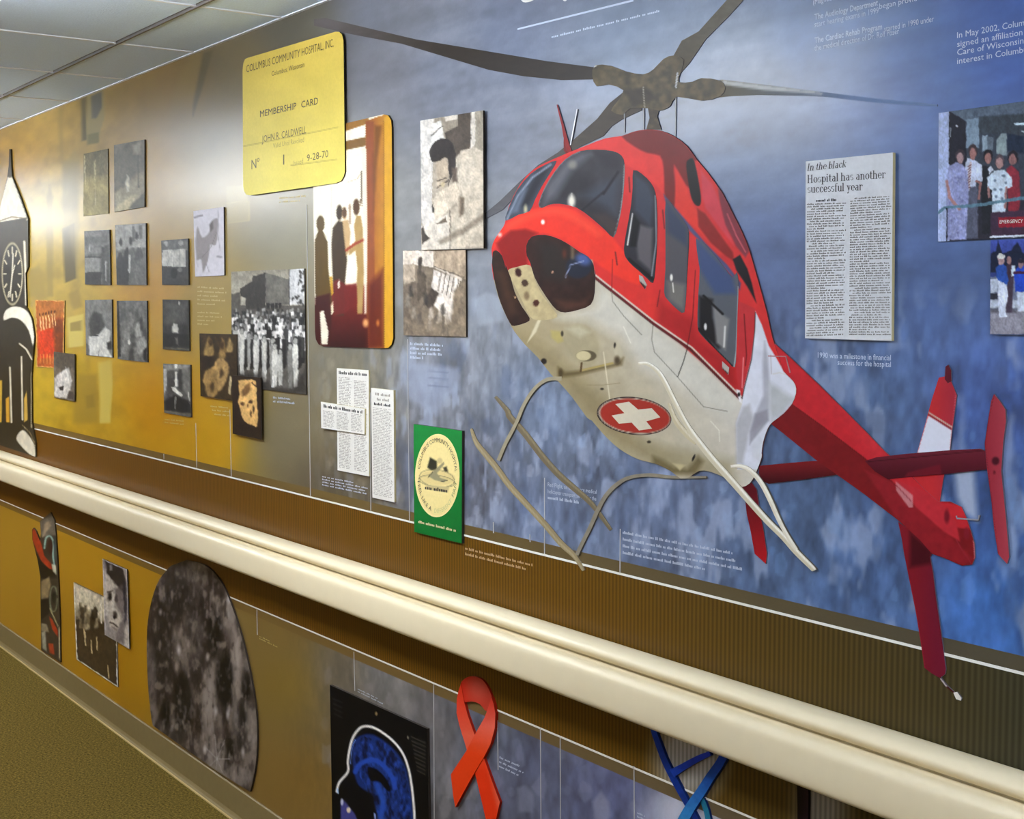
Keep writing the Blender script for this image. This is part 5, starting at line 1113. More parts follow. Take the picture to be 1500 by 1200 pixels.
# rotor
def p_blade(c0, c1, a, b_): return lambda p: p.grad(a, b_, c0, c1).noise(12, 4, .08, 3)
hp('rotor_blade', G_([(0, 66), (40, 62), (200, 100), (350, 135), (500, 160), (650, 185), (800, 210), (985, 234), (985, 272), (850, 275), (720, 262), (600, 240), (450, 195), (300, 150), (130, 118), (0, 88)]), p_blade((98, 92, 92), (52, 44, 36), (470, 35), (640, 90)), .004, 3, (60, 54, 50))
hp('rotor_blade', G_([(1232, 195), (1262, 140), (1320, 108), (1435, -20), (1492, -20), (1420, 60), (1345, 135), (1290, 215), (1255, 255)]), p_blade((84, 74, 54), (112, 106, 92), (985, 90), (1085, 0)), .005, 3)
hp('rotor_blade', [(1050, 119), (1057, 116.5), (1120, 124), (1200, 134), (1290, 145), (1373, 153), (1373, 156), (1290, 151), (1200, 141), (1110, 139), (1070, 141), (1050, 143)], lambda p: p.grad((1060, 0), (1260, 0), (92, 84, 64), (104, 128, 170)).poly([(1057, 116.5), (1120, 124), (1200, 134), (1205, 138), (1120, 132), (1060, 124)], (206, 208, 206), 3, .9), .004, 3)
hp('rotor_blade', A([(800, 130), (725, 190), (655, 278), (540, 380), (440, 462), (330, 532), (230, 622), (120, 730), (35, 800), (35, 832), (140, 775), (210, 700), (270, 610), (380, 520), (470, 490), (560, 432), (690, 372), (735, 318), (790, 282), (900, 230), (900, 140)]), p_blade((66, 56, 44), (92, 92, 96), (900, 150), (712, 320)), .005, 3)
hp('rotor_hub', S(G_([(965, 224), (1020, 226), (1070, 245), (1130, 255), (1165, 238), (1200, 202), (1236, 190), (1270, 205), (1258, 250), (1252, 282), (1300, 280), (1330, 268), (1392, 276), (1412, 300), (1395, 330), (1330, 346), (1245, 332), (1222, 365), (1186, 380), (1150, 372), (1085, 372), (1060, 395), (1020, 380), (1040, 350), (1062, 310), (1010, 290), (970, 296), (955, 260)]), 2),
   lambda p: p.fill((88, 76, 52)).noise(9, 9, .35, 7, 3).poly(G_([(1060, 310), (1140, 300), (1180, 340), (1100, 370)]), (50, 42, 30), 6, .7).line(G_([(1248, 250), (1242, 300)]), 2, (200, 200, 196)).line(G_([(1130, 300), (1135, 370)]), 1.2, (170, 160, 140)).ell(*G_([(1080, 240)])[0], 3, 1.5, (190, 184, 160)).poly(G_([(960, 226), (975, 222), (960, 232)]), (220, 220, 214)), .008, 2)
hp('rotor_mast', G_([(1145, 365), (1185, 375), (1178, 400), (1192, 445), (1140, 445), (1152, 405)]), lambda p: p.fill((74, 62, 44)).noise(5, 5, .3, 2), .007, 2)
for a, b_ in (((1132, 300), (1132, 450)), ((1243, 300), (1240, 470)), ((1065, 340), (1066, 455))):
    hp('pitch_link', stroke(G_([a, b_]), [1.8, 1.6], 1), (150, 152, 154), .0065, 3)
# tail
hp('upper_fin', E_([(1075, 182), (1110, 174), (1138, 205), (1165, 270), (1150, 380), (1140, 450), (1130, 550), (1098, 680), (1078, 810), (1000, 745), (930, 680), (968, 552), (1010, 400), (1040, 290)]),
   lambda p: p.fill((184, 40, 48)).grad(*E_([(1040, 300), (1150, 300)]), (196, 44, 48), (166, 42, 58)).poly(E_([(1022, 372), (1140, 446), (1132, 560), (966, 560)]), (222, 224, 236), 1.4).line(E_([(1024, 356), (1142, 430)]), 1.8, (206, 190, 170)).line(E_([(1022, 366), (1140, 442)]), 1.2, (90, 40, 40)).line(E_([(1160, 260), (1130, 550)]), 1.2, (214, 120, 130), a=.6), .0075)
hp('fin_light', E_([(1104, 190), (1108, 126), (1122, 117), (1136, 145), (1138, 200), (1120, 210)]), (92, 20, 36), .0085)
hp('stabilizer', E_([(178, 622), (300, 610), (450, 597), (560, 600), (600, 662), (400, 690), (225, 712), (190, 695), (176, 660)]), lambda p: p.fill((84, 16, 24)).grad(*E_([(300, 610), (300, 700)]), (120, 26, 30), (66, 10, 18)), .0075)
def p_boom(p):
    p.fill((122, 22, 26)); p.poly(E_([(220, -20), (330, 80), (600, 340), (830, 575), (1080, 800), (1200, 820), (1230, 940), (1100, 920), (700, 582), (500, 430), (340, 315), (240, 240)]), (196, 38, 46), 3)
    p.grad(*E_([(560, 380), (640, 330)]), (196, 36, 44), (206, 52, 60), .6, E_([(220, -20), (600, 340), (830, 575), (700, 582), (340, 315)])); p.line(E_([(340, 315), (500, 430), (700, 582), (840, 700), (960, 830), (1240, 1090)]), 1.5, (92, 12, 18))
    p.poly(E_([(700, 640), (840, 700), (960, 830), (1110, 950), (1250, 1090), (1200, 1120), (1040, 1060), (860, 880)]), (142, 28, 36), 4); p.poly(E_([(845, 690), (1000, 745), (1090, 810), (1160, 900), (1180, 1000), (1100, 950), (960, 830)]), (192, 44, 54), 3)
    p.poly(E_([(860, 700), (945, 770), (945, 830), (925, 830), (862, 745)]), (206, 150, 150), 1.6, .75); p.line(E_([(865, 722), (938, 800)]), 1.3, (150, 60, 70)); p.ell(*E_([(1115, 875)])[0], 4, 10, (116, 22, 34), soft=3); p.ell(*E_([(1213, 960)])[0], 4, 9, (128, 26, 40), soft=2); p.line(E_([(1160, 990), (1235, 1110)]), 1.2, (150, 40, 52)); p.line(E_([(1250, 1000), (1255, 1085)]), 1.6, (214, 130, 140)); p.noise(8, 8, .07, 4)
hp('tail_boom', E_([(205, 0), (260, 15), (330, 78), (480, 220), (600, 340), (710, 450), (800, 545), (940, 672), (1000, 738), (1070, 800), (1130, 800), (1188, 828), (1212, 880), (1235, 950), (1252, 1010), (1256, 1080), (1240, 1116), (1190, 1121), (1100, 1082), (1040, 1062), (980, 992), (870, 893), (700, 762), (560, 662), (460, 592), (300, 462), (220, 400), (150, 250)]), p_boom, .0095)
hp('stabilizer', E_([(705, 598), (760, 580), (900, 563), (1140, 543), (1280, 537), (1305, 548), (1314, 640), (1100, 664), (900, 681), (820, 690), (755, 650)]), lambda p: p.fill((82, 22, 34)).grad(*E_([(1000, 560), (1000, 670)]), (104, 30, 44), (74, 12, 26)).line(E_([(720, 602), (1300, 545)]), 1.2, (60, 10, 20)).poly(E_([(920, 655), (1080, 615), (1090, 665), (900, 682)]), (120, 20, 36), 3, .7), .0125)
hp('end_plate', E_([(1350, 264), (1380, 300), (1407, 342), (1410, 400), (1396, 500), (1386, 650), (1396, 750), (1411, 900), (1426, 1078), (1415, 1112), (1370, 1062), (1350, 930), (1335, 780), (1310, 600), (1304, 510), (1320, 400), (1336, 300)]), lambda p: p.fill((158, 50, 62)).grad(*E_([(1310, 400), (1410, 400)]), (150, 40, 54), (172, 62, 74)).ell(*E_([(1358, 598)])[0], 5.5, 6, (70, 16, 28), soft=3).ell(*E_([(1352, 655)])[0], 2, 3, (110, 24, 36)).line(E_([(1350, 266), (1320, 400), (1305, 510), (1335, 780), (1370, 1060)]), 1.2, (120, 28, 40)), .0145)
hp('end_plate', E_([(95, 722), (140, 706), (165, 740), (180, 850), (200, 950), (216, 1060), (211, 1112), (155, 1062), (135, 950), (115, 860), (105, 770)]), lambda p: p.fill((118, 16, 24)).grad(*E_([(130, 760), (190, 1080)]), (92, 16, 26), (168, 24, 30)), .0085)
hp('lower_fin', E_([(872, 903), (940, 950), (985, 985), (1040, 1060)]) + F_([(955, -10), (968, 60), (976, 130), (1000, 300), (1016, 420), (1027, 505), (1024, 530), (1000, 547), (960, 525), (928, 500), (914, 400), (890, 250), (860, 100), (836, -20)]) + E_([(890, 990)]),
   lambda p: p.fill((122, 24, 38)).grad(*F_([(880, 200), (980, 200)]), (128, 24, 36), (112, 24, 44)).poly(E_([(930, 950), (1040, 1050), (1040, 1110), (930, 1130)]), (64, 10, 20), 8, .9).line(F_([(862, 100), (915, 400), (930, 500)]), 1.6, (150, 36, 48)).line(F_([(975, 130), (1016, 420)]), 1, (80, 12, 26)), .009)
hp('tail_skid', stroke(F_([(1000, 543), (1030, 585), (1065, 615)]), [2, 3, 2], 2), lambda p: p.fill((70, 22, 26)).line(F_([(1004, 552), (1030, 585)]), 2.4, (206, 200, 200)), .008, 1.5)
hp('tail_skid', F_([(1062, 615), (1080, 612), (1100, 640), (1096, 652), (1075, 645)]), (222, 216, 206), .0085, 2)
hp('tail_rotor_shaft', stroke(E_([(1162, 872), (1165, 885), (1272, 893), (1275, 870)]), [2.2], 1), (150, 150, 156), .0115, 2)
# fuselage
fus = A([(80, 1050), (75, 990), (95, 935), (140, 870), (152, 835), (170, 760), (230, 640), (300, 560), (380, 515), (460, 480), (500, 462), (600, 423), (700, 385), (790, 372), (850, 350), (920, 337), (1000, 342), (1080, 375), (1150, 430), (1200, 500), (1260, 570), (1310, 640), (1345, 690), (1400, 800), (1450, 900), (1490, 1000)]) + \
      [(1107, 400), (1116, 432), (1124, 462), (1131, 494)] + H_([(1000, 400), (1040, 520), (1090, 570), (1125, 620), (1130, 680), (1100, 760), (1040, 830), (960, 890), (925, 935), (900, 1000), (885, 1060), (878, 1120)]) + \
      E_([(190, 580), (160, 660), (130, 710), (90, 728), (60, 715)]) + [(1062, 700), (1040, 691), (1024, 690), (1010, 699), (997, 701), (982, 690)] + C_([(1050, 298), (960, 275), (880, 235), (820, 190), (760, 130), (700, 60)]) + \
      B([(600, 870), (520, 760), (450, 680), (400, 630), (330, 540), (260, 470), (200, 395), (175, 350), (140, 280), (110, 200), (85, 100), (76, 30)])
fus = S(fus, 2)
stripe = B([(640, 92), (700, 140), (960, 345), (1170, 490), (1300, 620), (1438, 758)])
def p_fus(p):
    p.grad((800, 600), (1070, 520), (158, 142, 106), (206, 200, 186))
    p.poly(B([(430, 320), (640, 250), (660, 110), (960, 350), (1440, 760), (1400, 900), (1100, 700), (900, 600), (780, 430), (600, 330)]), (206, 202, 188), 22, .8)
    p.poly(B([(200, 395), (430, 640), (600, 870), (760, 1030), (960, 1110), (1100, 1150), (900, 1000), (700, 760), (500, 600), (350, 480)]), (134, 120, 84), 26, .75)
    p.poly(B([(900, 1000), (1100, 1040), (1400, 1100), (1430, 1300), (1100, 1160), (960, 1115)]), (150, 138, 104), 20, .7)
    # red upper body
    p.poly([(872, 405), (868, 380), (790, 380), (770, 400), (735, 405), (700, 420), (690, 100), (1160, 100), (1160, 620), (1082, 578), (1006, 512), (940, 455)], (208, 44, 42), 1.5)
    p.poly(B([(645, 95), (750, 0), (900, 80), (1000, 230), (1140, 300), (1190, 480), (960, 340)]), (214, 48, 40), 8, .8); p.poly(B([(1000, 230), (1180, 320), (1210, 420), (1420, 600), (1435, 750), (1170, 490), (980, 350)]), (150, 24, 28), 14, .7)
    p.poly(A(S([(80, 1010), (95, 935), (150, 862), (230, 802), (330, 768), (430, 758), (530, 778), (600, 822), (680, 882), (745, 935), (820, 1030), (900, 1130), (880, 1190), (740, 1130), (640, 1060), (560, 1000), (450, 935), (360, 905), (290, 910), (200, 895), (130, 925)], 2)), (232, 52, 34), 4); p.line(A(S([(170, 870), (260, 820), (360, 790), (460, 790), (560, 840), (660, 910)], 4, False)), 9, (246, 74, 50), soft=9, a=.8)
    p.poly(A([(100, 960), (180, 892), (260, 882), (330, 905), (280, 945), (265, 990), (275, 1085), (165, 1115), (140, 1060), (118, 1000)]), (136, 18, 14), 5, .9)
    p.ell(*A([(357, 845)])[0], 2.6, 3.4, (255, 250, 240), soft=2.5); p.ell(*A([(120, 915)])[0], 3, 3, (250, 190, 180), soft=4)
    p.poly(A([(430, 505), (500, 462), (600, 423), (700, 385), (790, 372), (900, 450), (1000, 480), (1025, 560), (1020, 700), (975, 640), (900, 570), (850, 550), (808, 530), (790, 478), (700, 445), (560, 450)]), (224, 52, 46), 4)
    p.poly(A(S([(790, 374), (860, 430), (930, 465), (1000, 480), (1020, 540), (1025, 640), (1030, 710), (1080, 770), (1090, 700), (1080, 600), (1078, 530), (1120, 600), (1165, 660), (1170, 520), (1205, 505), (1150, 430), (1080, 375), (1000, 342), (920, 337), (850, 350)], 2)), (116, 22, 18), 3)
    p.poly(A([(1090, 560), (1150, 660), (1175, 740), (1210, 790), (1290, 900), (1400, 1040), (1330, 1020), (1210, 890), (1130, 820), (1080, 760)]), (220, 52, 38), 3); p.poly(A([(1225, 560), (1290, 640), (1330, 740), (1370, 880), (1410, 980), (1330, 880), (1250, 770), (1230, 700)]), (206, 60, 72), 4); p.poly(A([(1205, 770), (1250, 800), (1320, 900), (1400, 1010), (1410, 1062), (1360, 1030), (1280, 960), (1212, 870)]), (140, 28, 26), 3)
    p.poly(A(S([(1158, 502), (1190, 512), (1225, 700), (1217, 755), (1187, 742), (1165, 680), (1145, 540)], 3)), (18, 10, 12), 1.6)
    p.poly(A([(1315, 630), (1345, 640), (1400, 780), (1450, 900), (1492, 1000), (1470, 1040), (1420, 980), (1360, 860), (1330, 740)]), (112, 48, 62), 3, .85); p.line(A([(1370, 800), (1420, 920), (1470, 1010)]), 2, (190, 80, 90)); p.poly(A([(1400, 1050), (1440, 1025), (1480, 1100), (1505, 1180), (1530, 1290), (1480, 1200), (1420, 1110)]), (20, 12, 18), 2)
    p.poly(A([(1020, 690), (1130, 820), (1250, 960), (1370, 1080), (1445, 1180), (1440, 1220), (1400, 1150), (1280, 1010), (1180, 910), (1150, 880), (1030, 730)]), (64, 78, 120), 2.5, .9)
    # right rear part: red door post, white cone
    p.poly(H_([(700, 0), (830, 60), (830, 200), (800, 430), (745, 650), (715, 690), (690, 500), (710, 300)]), (190, 46, 50), 2); p.line(H_([(745, 420), (735, 640)]), 1.6, (232, 130, 130)); p.line(H_([(750, 100), (768, 400), (760, 480)]), 1.6, (110, 16, 20))
    p.poly(H_([(832, 78), (880, 180), (930, 330), (990, 430), (1040, 520), (1090, 570), (1125, 620), (1130, 680), (1100, 760), (1040, 830), (960, 890), (925, 935), (880, 1120), (860, 1240), (700, 1240), (690, 900), (735, 760), (745, 650), (800, 430), (830, 200)]), (214, 216, 224), 1.4)
    p.line(H_([(832, 90), (828, 220), (805, 430), (752, 640), (735, 720)]), 1.3, (40, 36, 40)); p.poly(H_([(900, 300), (925, 420), (935, 560), (930, 880), (800, 960), (830, 830), (890, 700), (885, 450)]), (160, 158, 168), 5, .8); p.poly(H_([(930, 600), (1000, 640), (1120, 720), (1040, 830), (950, 890), (930, 800)]), (176, 178, 176), 10, .8); p.poly(H_([(830, 830), (920, 800), (930, 880), (790, 1060), (790, 960)]), (140, 138, 146), 4, .8); p.poly(H_([(690, 900), (740, 780), (790, 760), (820, 860), (780, 1000), (740, 1200), (690, 1200)]), (170, 168, 170), 6, .8); p.poly(H_([(800, 1060), (860, 980), (885, 1040), (860, 1180), (810, 1140)]), (206, 208, 214), 3)
    p.line(H_([(960, 540), (1010, 530), (1060, 545)]), 1.2, (206, 200, 190)); p.line(H_([(945, 400), (950, 540)]), 1, (170, 160, 160))
    # waistline stripe
    p.line(stripe, 5.4, (96, 14, 20)); p.line([(x + 1.5, y - 1.5) for x, y in stripe], 2.4, (212, 196, 178)); p.line([(x, y + 3.4) for x, y in stripe], 1.1, (70, 40, 34))
    p.poly(H_([(690, 650), (720, 660), (735, 760), (715, 740)]), (230, 228, 230), 1.5); p.ell(*H_([(712, 690)])[0], 2, 3, (30, 22, 24))
    # panel seams on the white side
    for q in ([(735, 175), (740, 230), (800, 310), (900, 415)], [(962, 360), (955, 440), (970, 510), (1100, 650), (1240, 810), (1370, 835)]): p.line(B(q), .9, (96, 92, 84), a=.9)
    p.line(B([(1150, 490), (1130, 560), (1098, 645)]), 1.2, (30, 28, 28)); p.line(B([(1280, 890), (1325, 940), (1328, 1000)]), 1.2, (226, 222, 206)); p.line(B([(800, 370), (840, 460)]), 1.4, (224, 220, 204))
    p.line(A([(755, 1010), (765, 1080)]), 1.8, (90, 20, 20)); p.line(A([(830, 600), (835, 680)]), 2, (100, 24, 24)); p.line(A([(1015, 780), (1025, 880)]), 2, (110, 24, 26)); p.line(B([(1000, 170), (985, 260)]), 1.6, (110, 20, 24)); p.line(B([(1195, 60), (1180, 320), (1150, 480)]), 1.1, (80, 14, 20)); p.line(B([(740, 0), (735, 170)]), 1, (120, 20, 22))
    # belly fittings
    p.ell(*B([(570, 470)])[0], 25, 26, (172, 160, 128), .9, 10, .9); p.poly(B(S([(470, 420), (500, 370), (570, 358), (630, 400), (662, 470), (652, 550), (600, 590), (540, 560), (480, 480)], 3)), (164, 152, 120), 5); p.poly(B([(480, 380), (560, 362), (620, 400), (560, 430)]), (190, 180, 150), 8, .8); p.ell(*B([(595, 530)])[0], 15, 8, (90, 80, 58)); p.ell(*B([(580, 530)])[0], 11, 7, (196, 182, 140)); p.poly(B([(400, 390), (450, 395), (470, 450), (440, 460), (405, 430)]), (176, 160, 96), 4); p.ell(*B([(463, 408)])[0], 2, 4, (60, 54, 40))
    p.ell(*B([(753, 475)])[0], 1.8, 4.6, (28, 24, 22)); p.poly(B([(745, 500), (770, 450), (800, 520), (770, 560)]), (188, 178, 150), 3); p.ell(*B([(362, 560)])[0], 4.2, 4.2, (30, 24, 22), soft=2)
    p.poly(B([(440, 590), (480, 620), (570, 610), (760, 570), (800, 540), (790, 580), (560, 635), (440, 650)]), (92, 78, 44), 6, .85); p.line(B([(570, 610), (740, 570)]), 3, (168, 148, 90)); p.ell(*B([(455, 625)])[0], 3, 6, (70, 56, 30), soft=3); p.ell(*B([(765, 555)])[0], 4, 6, (76, 64, 44), soft=4); p.line(B([(570, 570), (565, 615)]), 3, (84, 64, 34))
    p.line(B([(690, 510), (735, 850)]), 1.6, (212, 200, 168)); p.ell(*B([(682, 712)])[0], 2.6, 1.6, (50, 44, 34)); p.line(B([(600, 690), (690, 690), (780, 680)]), 1, (130, 116, 84), a=.7); p.ell(*B([(940, 1003)])[0], 3, 2, (50, 44, 34)); p.poly(B([(270, 460), (330, 330), (350, 325), (320, 400)]), (206, 194, 160), 2)
    p.poly(B([(960, 1080), (1010, 1100), (1080, 1140), (1150, 1150), (1210, 1080), (1240, 1110), (1200, 1180), (960, 1180)]), (104, 92, 60), 8, .85); p.ell(*B([(1185, 1090)])[0], 1.6, 5, (16, 14, 14), .4); p.poly(B([(1070, 1120), (1140, 1130), (1110, 1160)]), (186, 170, 130), 3)
    p.noise(14, 14, .05, 9)
hp('fuselage', fus, p_fus, .012, 1.35, (110, 70, 70))
hp('console', B(S([(163, 65), (215, 42), (287, 33), (312, 110), (352, 190), (402, 260), (436, 318), (340, 335), (288, 315), (240, 220), (200, 140)], 3)), lambda p: p.fill((184, 166, 122)).ell(*B([(222, 72)])[0], 4.5, 6.5, (50, 20, 16), -.3).ell(*B([(258, 130)])[0], 5, 5, (70, 48, 34)).ell(*B([(268, 200)])[0], 4, 6, (120, 100, 70), soft=3).ell(*B([(320, 240)])[0], 4.4, 5, (72, 36, 26), .4).ell(*B([(210, 200)])[0], 1.5, 3, (206, 196, 170)).noise(5, 5, .1, 2), .0128, 2)
hp('chin_window', A(S([(268, 1030), (266, 975), (296, 925), (370, 915), (450, 940), (510, 975), (560, 1010), (605, 1035), (635, 1080), (640, 1140)], 2, False)) + B(S([(645, 60), (642, 180), (620, 248), (560, 275), (480, 292), (432, 277), (392, 230), (352, 170), (312, 100), (288, 20)], 2, False)),
   lambda p: p.fill((46, 26, 20)).noise(9, 9, .3, 4).poly(A([(330, 960), (420, 960), (500, 1010), (480, 1180), (360, 1150)]), (40, 34, 30), 14, .8).ell(*A([(555, 1090)])[0], 20, 17, (30, 34, 48), -.4, 4).ell(*A([(580, 1050)])[0], 11, 8, (74, 94, 150), .5, 7, .9).line(A([(520, 980), (520, 1040)]), 5, (120, 104, 78), soft=4, a=.8).line(A([(480, 1150), (510, 1080), (580, 1060)]), 1.6, (150, 160, 190), a=.8).poly(B([(420, 220), (560, 230), (610, 210), (600, 255), (480, 280)]), (84, 50, 34), 8, .7).ell(*B([(410, 70)])[0], 1.4, 1.8, (214, 160, 130)).ell(*A([(475, 1020)])[0], 3, 6, (90, 40, 20), soft=4), .0135, 2)
hp('chin_window', A(S([(82, 1010), (100, 1000), (132, 1030), (152, 1100)], 2, False)) + B(S([(152, 30), (180, 100), (202, 180), (242, 260), (284, 322), (268, 346), (200, 366), (176, 350), (142, 280), (112, 200), (88, 100), (77, 20)], 2, False)),
   lambda p: p.fill((44, 24, 16)).noise(7, 9, .3, 6).poly(B([(100, 60), (140, 60), (190, 200), (220, 300), (170, 300)]), (76, 48, 26), 8, .6).ell(*B([(205, 208)])[0], 1.3, 1.6, (210, 170, 130)), .0135, 2)
def p_ws(p):
    p.fill((50, 48, 52)); p.noise(22, 30, .3, 3); p.poly(A([(370, 650), (480, 510), (560, 470), (620, 470), (520, 560), (430, 700), (360, 760)]), (104, 106, 112), 14, .8); p.poly(A([(640, 460), (740, 465), (790, 500), (780, 560), (700, 540)]), (44, 40, 46), 10, .8); p.poly(A([(560, 700), (700, 620), (780, 600), (760, 800), (680, 760)]), (66, 70, 82), 16, .8); p.line(A([(690, 690), (770, 570)]), 3, (24, 22, 26), soft=3); p.ell(*A([(515, 730)])[0], 5, 9, (232, 226, 206), soft=5); p.line(A([(515, 690), (515, 800)]), 1.8, (225, 220, 205), soft=2, a=.8); p.ell(*A([(520, 530)])[0], 6, 6, (150, 144, 130), soft=6, a=.7); p.line(A([(690, 680), (560, 790)]), 2, (26, 24, 28), soft=3)
    p.line(A(S([(345, 770), (330, 745), (370, 650), (420, 570), (480, 500), (560, 456)], 3, False)), 2, (150, 150, 150), a=.6); p.line(A([(806, 530), (800, 680), (785, 790), (748, 930)]), 2, (176, 172, 168), a=.8); p.poly(A([(620, 800), (745, 930), (770, 850), (700, 800)]), (70, 56, 52), 8, .7)
hp('windshield', A(S([(352, 768), (332, 745), (370, 650), (420, 570), (480, 500), (560, 455), (650, 447), (740, 455), (788, 480), (806, 530), (803, 640), (790, 760), (770, 860), (745, 930), (700, 890), (620, 820), (540, 765), (450, 745), (390, 750)], 2)), p_ws, .0135, 2)
hp('windshield', A(S([(152, 838), (165, 780), (215, 670), (290, 580), (370, 530), (432, 508), (400, 570), (350, 650), (312, 725), (284, 785), (222, 805)], 2)), lambda p: p.fill((66, 72, 82)).poly(A([(330, 560), (400, 540), (330, 660), (280, 750), (230, 760)]), (40, 40, 46), 8, .9).line(A([(160, 830), (220, 700), (300, 600), (400, 530)]), 2.2, (170, 182, 200), soft=3, a=.8).poly(A([(180, 800), (240, 680), (270, 660), (220, 790)]), (104, 116, 134), 6, .8).ell(*A([(262, 775)])[0], 2.4, 6, (190, 180, 140), soft=3), .0135, 2)
def win(poly, fn): hp('door_window', S(poly, 2), fn, .0135, 1.4, (20, 18, 20))
win(A([(853, 560), (900, 580), (950, 630), (975, 685), (985, 780), (985, 950), (975, 1100)]) + B([(962, 130), (930, 105), (880, 60)]) + A([(850, 1085), (812, 1040), (802, 990), (815, 900), (840, 760), (850, 650)]),
    lambda p: p.fill((40, 40, 46)).poly(A([(860, 580), (940, 640), (970, 720), (950, 880), (860, 780)]), (58, 64, 78), 8, .9).poly(A([(890, 860), (960, 880), (955, 1120), (880, 1050), (870, 960)]), (104, 98, 100), 6, .8).line(A([(850, 800), (822, 970)]), 2, (214, 214, 206)).line(A([(830, 1050), (960, 1160)]), 5, (16, 14, 16), soft=2).line(A([(975, 700), (980, 950), (955, 1140)]), 2.2, (140, 144, 148), a=.8).poly(A([(855, 800), (890, 850), (870, 980), (835, 980)]), (14, 12, 16), 4))
win(A([(1032, 718), (1090, 785), (1140, 850), (1160, 905), (1155, 1050)]) + B([(1150, 80), (1145, 180), (1134, 290), (1100, 280), (1042, 222), (1023, 180), (1030, 50)]) + A([(1030, 900)]),
    lambda p: p.fill((80, 78, 82)).poly(A([(1030, 720), (1150, 880), (1150, 980), (1040, 900)]), (56, 64, 84), 8).poly(B([(1040, 120), (1140, 140), (1130, 280), (1050, 220)]), (116, 112, 104), 8, .8).ell(*B([(1063, 100)])[0], 2, 5, (236, 232, 220)).line(B([(1070, 130), (1075, 180)]), 1.6, (220, 216, 204)).line(A([(1160, 900), (1150, 1200)]), 1.6, (40, 36, 40)))
win(A([(1197, 935), (1280, 1002), (1350, 1090), (1400, 1150)]) + B([(1422, 70), (1432, 140), (1426, 300), (1420, 500), (1411, 594), (1370, 560), (1290, 480), (1222, 410), (1206, 360), (1210, 200), (1218, 50)]),
    lambda p: p.fill((86, 90, 96)).poly(A([(1197, 935), (1400, 1150), (1420, 1240), (1300, 1240), (1215, 1100)]), (62, 78, 116), 8).poly(B([(1215, 200), (1290, 220), (1290, 320), (1340, 480), (1320, 490), (1215, 400)]), (24, 22, 24), 6).poly(B([(1290, 240), (1340, 300), (1380, 330), (1360, 500), (1310, 460)]), (128, 126, 124), 5).line(B([(1240, 200), (1345, 300)]), 3.4, (18, 16, 18), soft=2).ell(*B([(1250, 370)])[0], 2, 5, (220, 218, 210)).line(B([(1358, 370), (1352, 480)]), 2.4, (214, 212, 204), soft=2).line(B([(1432, 150), (1420, 500), (1408, 590)]), 2, (168, 170, 172)).line(B([(1212, 380), (1300, 490), (1400, 590)]), 3, (20, 16, 18)))
hp('door_handle', B([(885, 85), (905, 95), (928, 140), (918, 165), (888, 125)]), lambda p: p.fill((170, 164, 156)).poly(B([(885, 115), (925, 150), (918, 168), (885, 135)]), (60, 26, 26)), .0138, 1.5)
hp('door_handle', B([(1342, 560), (1380, 595), (1375, 635), (1342, 600)]), lambda p: p.fill((176, 168, 158)).poly(B([(1342, 595), (1375, 625), (1372, 640), (1342, 610)]), (60, 26, 26)), .0138, 1.5)
em_ = hp('cross_emblem', B(ellipse(858, 860, 206, 104, .12, 48)), lambda p: p.fill((52, 40, 38)).ell(*B([(860, 860)])[0], 52.8, 25.6, (190, 180, 158), .12).ell(*B([(862, 860)])[0], 51.2, 24.4, (160, 48, 36), .12), .0132, 2, label='red oval emblem with white cross')
o = flat('white_cross', B([(755, 795), (830, 782), (880, 825), (955, 818), (1002, 868), (925, 890), (957, 930), (885, 940), (845, 897), (775, 903), (735, 858), (805, 845)]), lambda p: p.fill((206, 196, 172)), .0140 * HS, .0132 * HS, 3, em_, CUTOUT, (190, 180, 150))
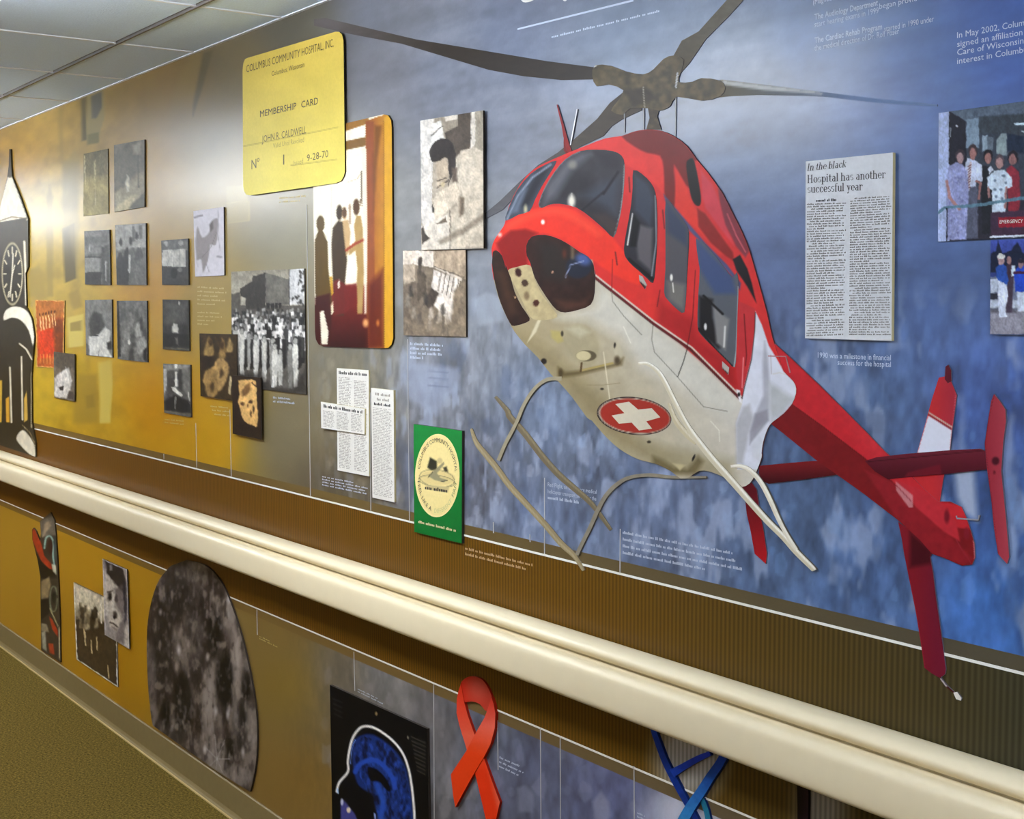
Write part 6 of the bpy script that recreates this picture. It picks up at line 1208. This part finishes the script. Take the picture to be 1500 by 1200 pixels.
# landing gear
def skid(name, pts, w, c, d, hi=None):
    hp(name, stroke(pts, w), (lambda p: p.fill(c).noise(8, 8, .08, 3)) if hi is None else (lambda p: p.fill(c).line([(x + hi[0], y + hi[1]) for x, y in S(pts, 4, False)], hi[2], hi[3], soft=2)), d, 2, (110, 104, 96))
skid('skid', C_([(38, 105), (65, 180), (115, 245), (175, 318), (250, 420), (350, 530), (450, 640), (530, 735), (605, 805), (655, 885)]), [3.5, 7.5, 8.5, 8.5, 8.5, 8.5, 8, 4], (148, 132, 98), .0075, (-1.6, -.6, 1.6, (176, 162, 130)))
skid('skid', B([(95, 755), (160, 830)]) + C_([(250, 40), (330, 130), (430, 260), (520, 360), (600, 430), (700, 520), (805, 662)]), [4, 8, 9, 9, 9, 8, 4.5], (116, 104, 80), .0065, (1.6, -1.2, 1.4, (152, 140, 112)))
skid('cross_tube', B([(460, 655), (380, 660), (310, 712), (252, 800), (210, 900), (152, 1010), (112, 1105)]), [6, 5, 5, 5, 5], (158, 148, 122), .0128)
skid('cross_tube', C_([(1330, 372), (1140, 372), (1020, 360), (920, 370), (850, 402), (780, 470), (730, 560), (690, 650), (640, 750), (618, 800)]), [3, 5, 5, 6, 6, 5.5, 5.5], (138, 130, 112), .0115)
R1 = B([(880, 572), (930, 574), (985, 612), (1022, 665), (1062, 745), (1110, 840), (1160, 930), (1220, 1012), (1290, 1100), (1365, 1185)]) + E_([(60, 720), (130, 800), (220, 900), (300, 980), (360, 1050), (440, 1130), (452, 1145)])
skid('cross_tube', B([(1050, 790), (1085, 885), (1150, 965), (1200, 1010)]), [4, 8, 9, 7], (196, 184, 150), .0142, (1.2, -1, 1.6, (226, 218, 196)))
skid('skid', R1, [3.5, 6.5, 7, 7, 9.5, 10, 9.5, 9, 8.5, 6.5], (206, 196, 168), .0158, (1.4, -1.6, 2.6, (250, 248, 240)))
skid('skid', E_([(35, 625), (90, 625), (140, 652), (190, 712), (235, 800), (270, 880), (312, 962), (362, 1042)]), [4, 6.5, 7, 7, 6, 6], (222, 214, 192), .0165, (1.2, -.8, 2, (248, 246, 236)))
# aerials
hp('aerial', stroke(A([(435, 200), (465, 310), (478, 370), (500, 450), (515, 465)]), [1.5, 3.4, 5, 7, 5], 2), (138, 26, 26), .0105, 2)
hp('aerial', stroke(A([(478, 370), (478, 450), (500, 470)]), [3, 3.5, 3], 2), (118, 20, 22), .0102, 2)
hp('aerial', stroke(A([(545, 225), (508, 422)]), [1.6, 1.8], 1), (226, 226, 226), .0110, 2)
hp('step_bracket', stroke(H_([(925, 408), (1055, 412), (1085, 530)]), [1.8, 1.8], 1), (176, 120, 120), .0128, 2)
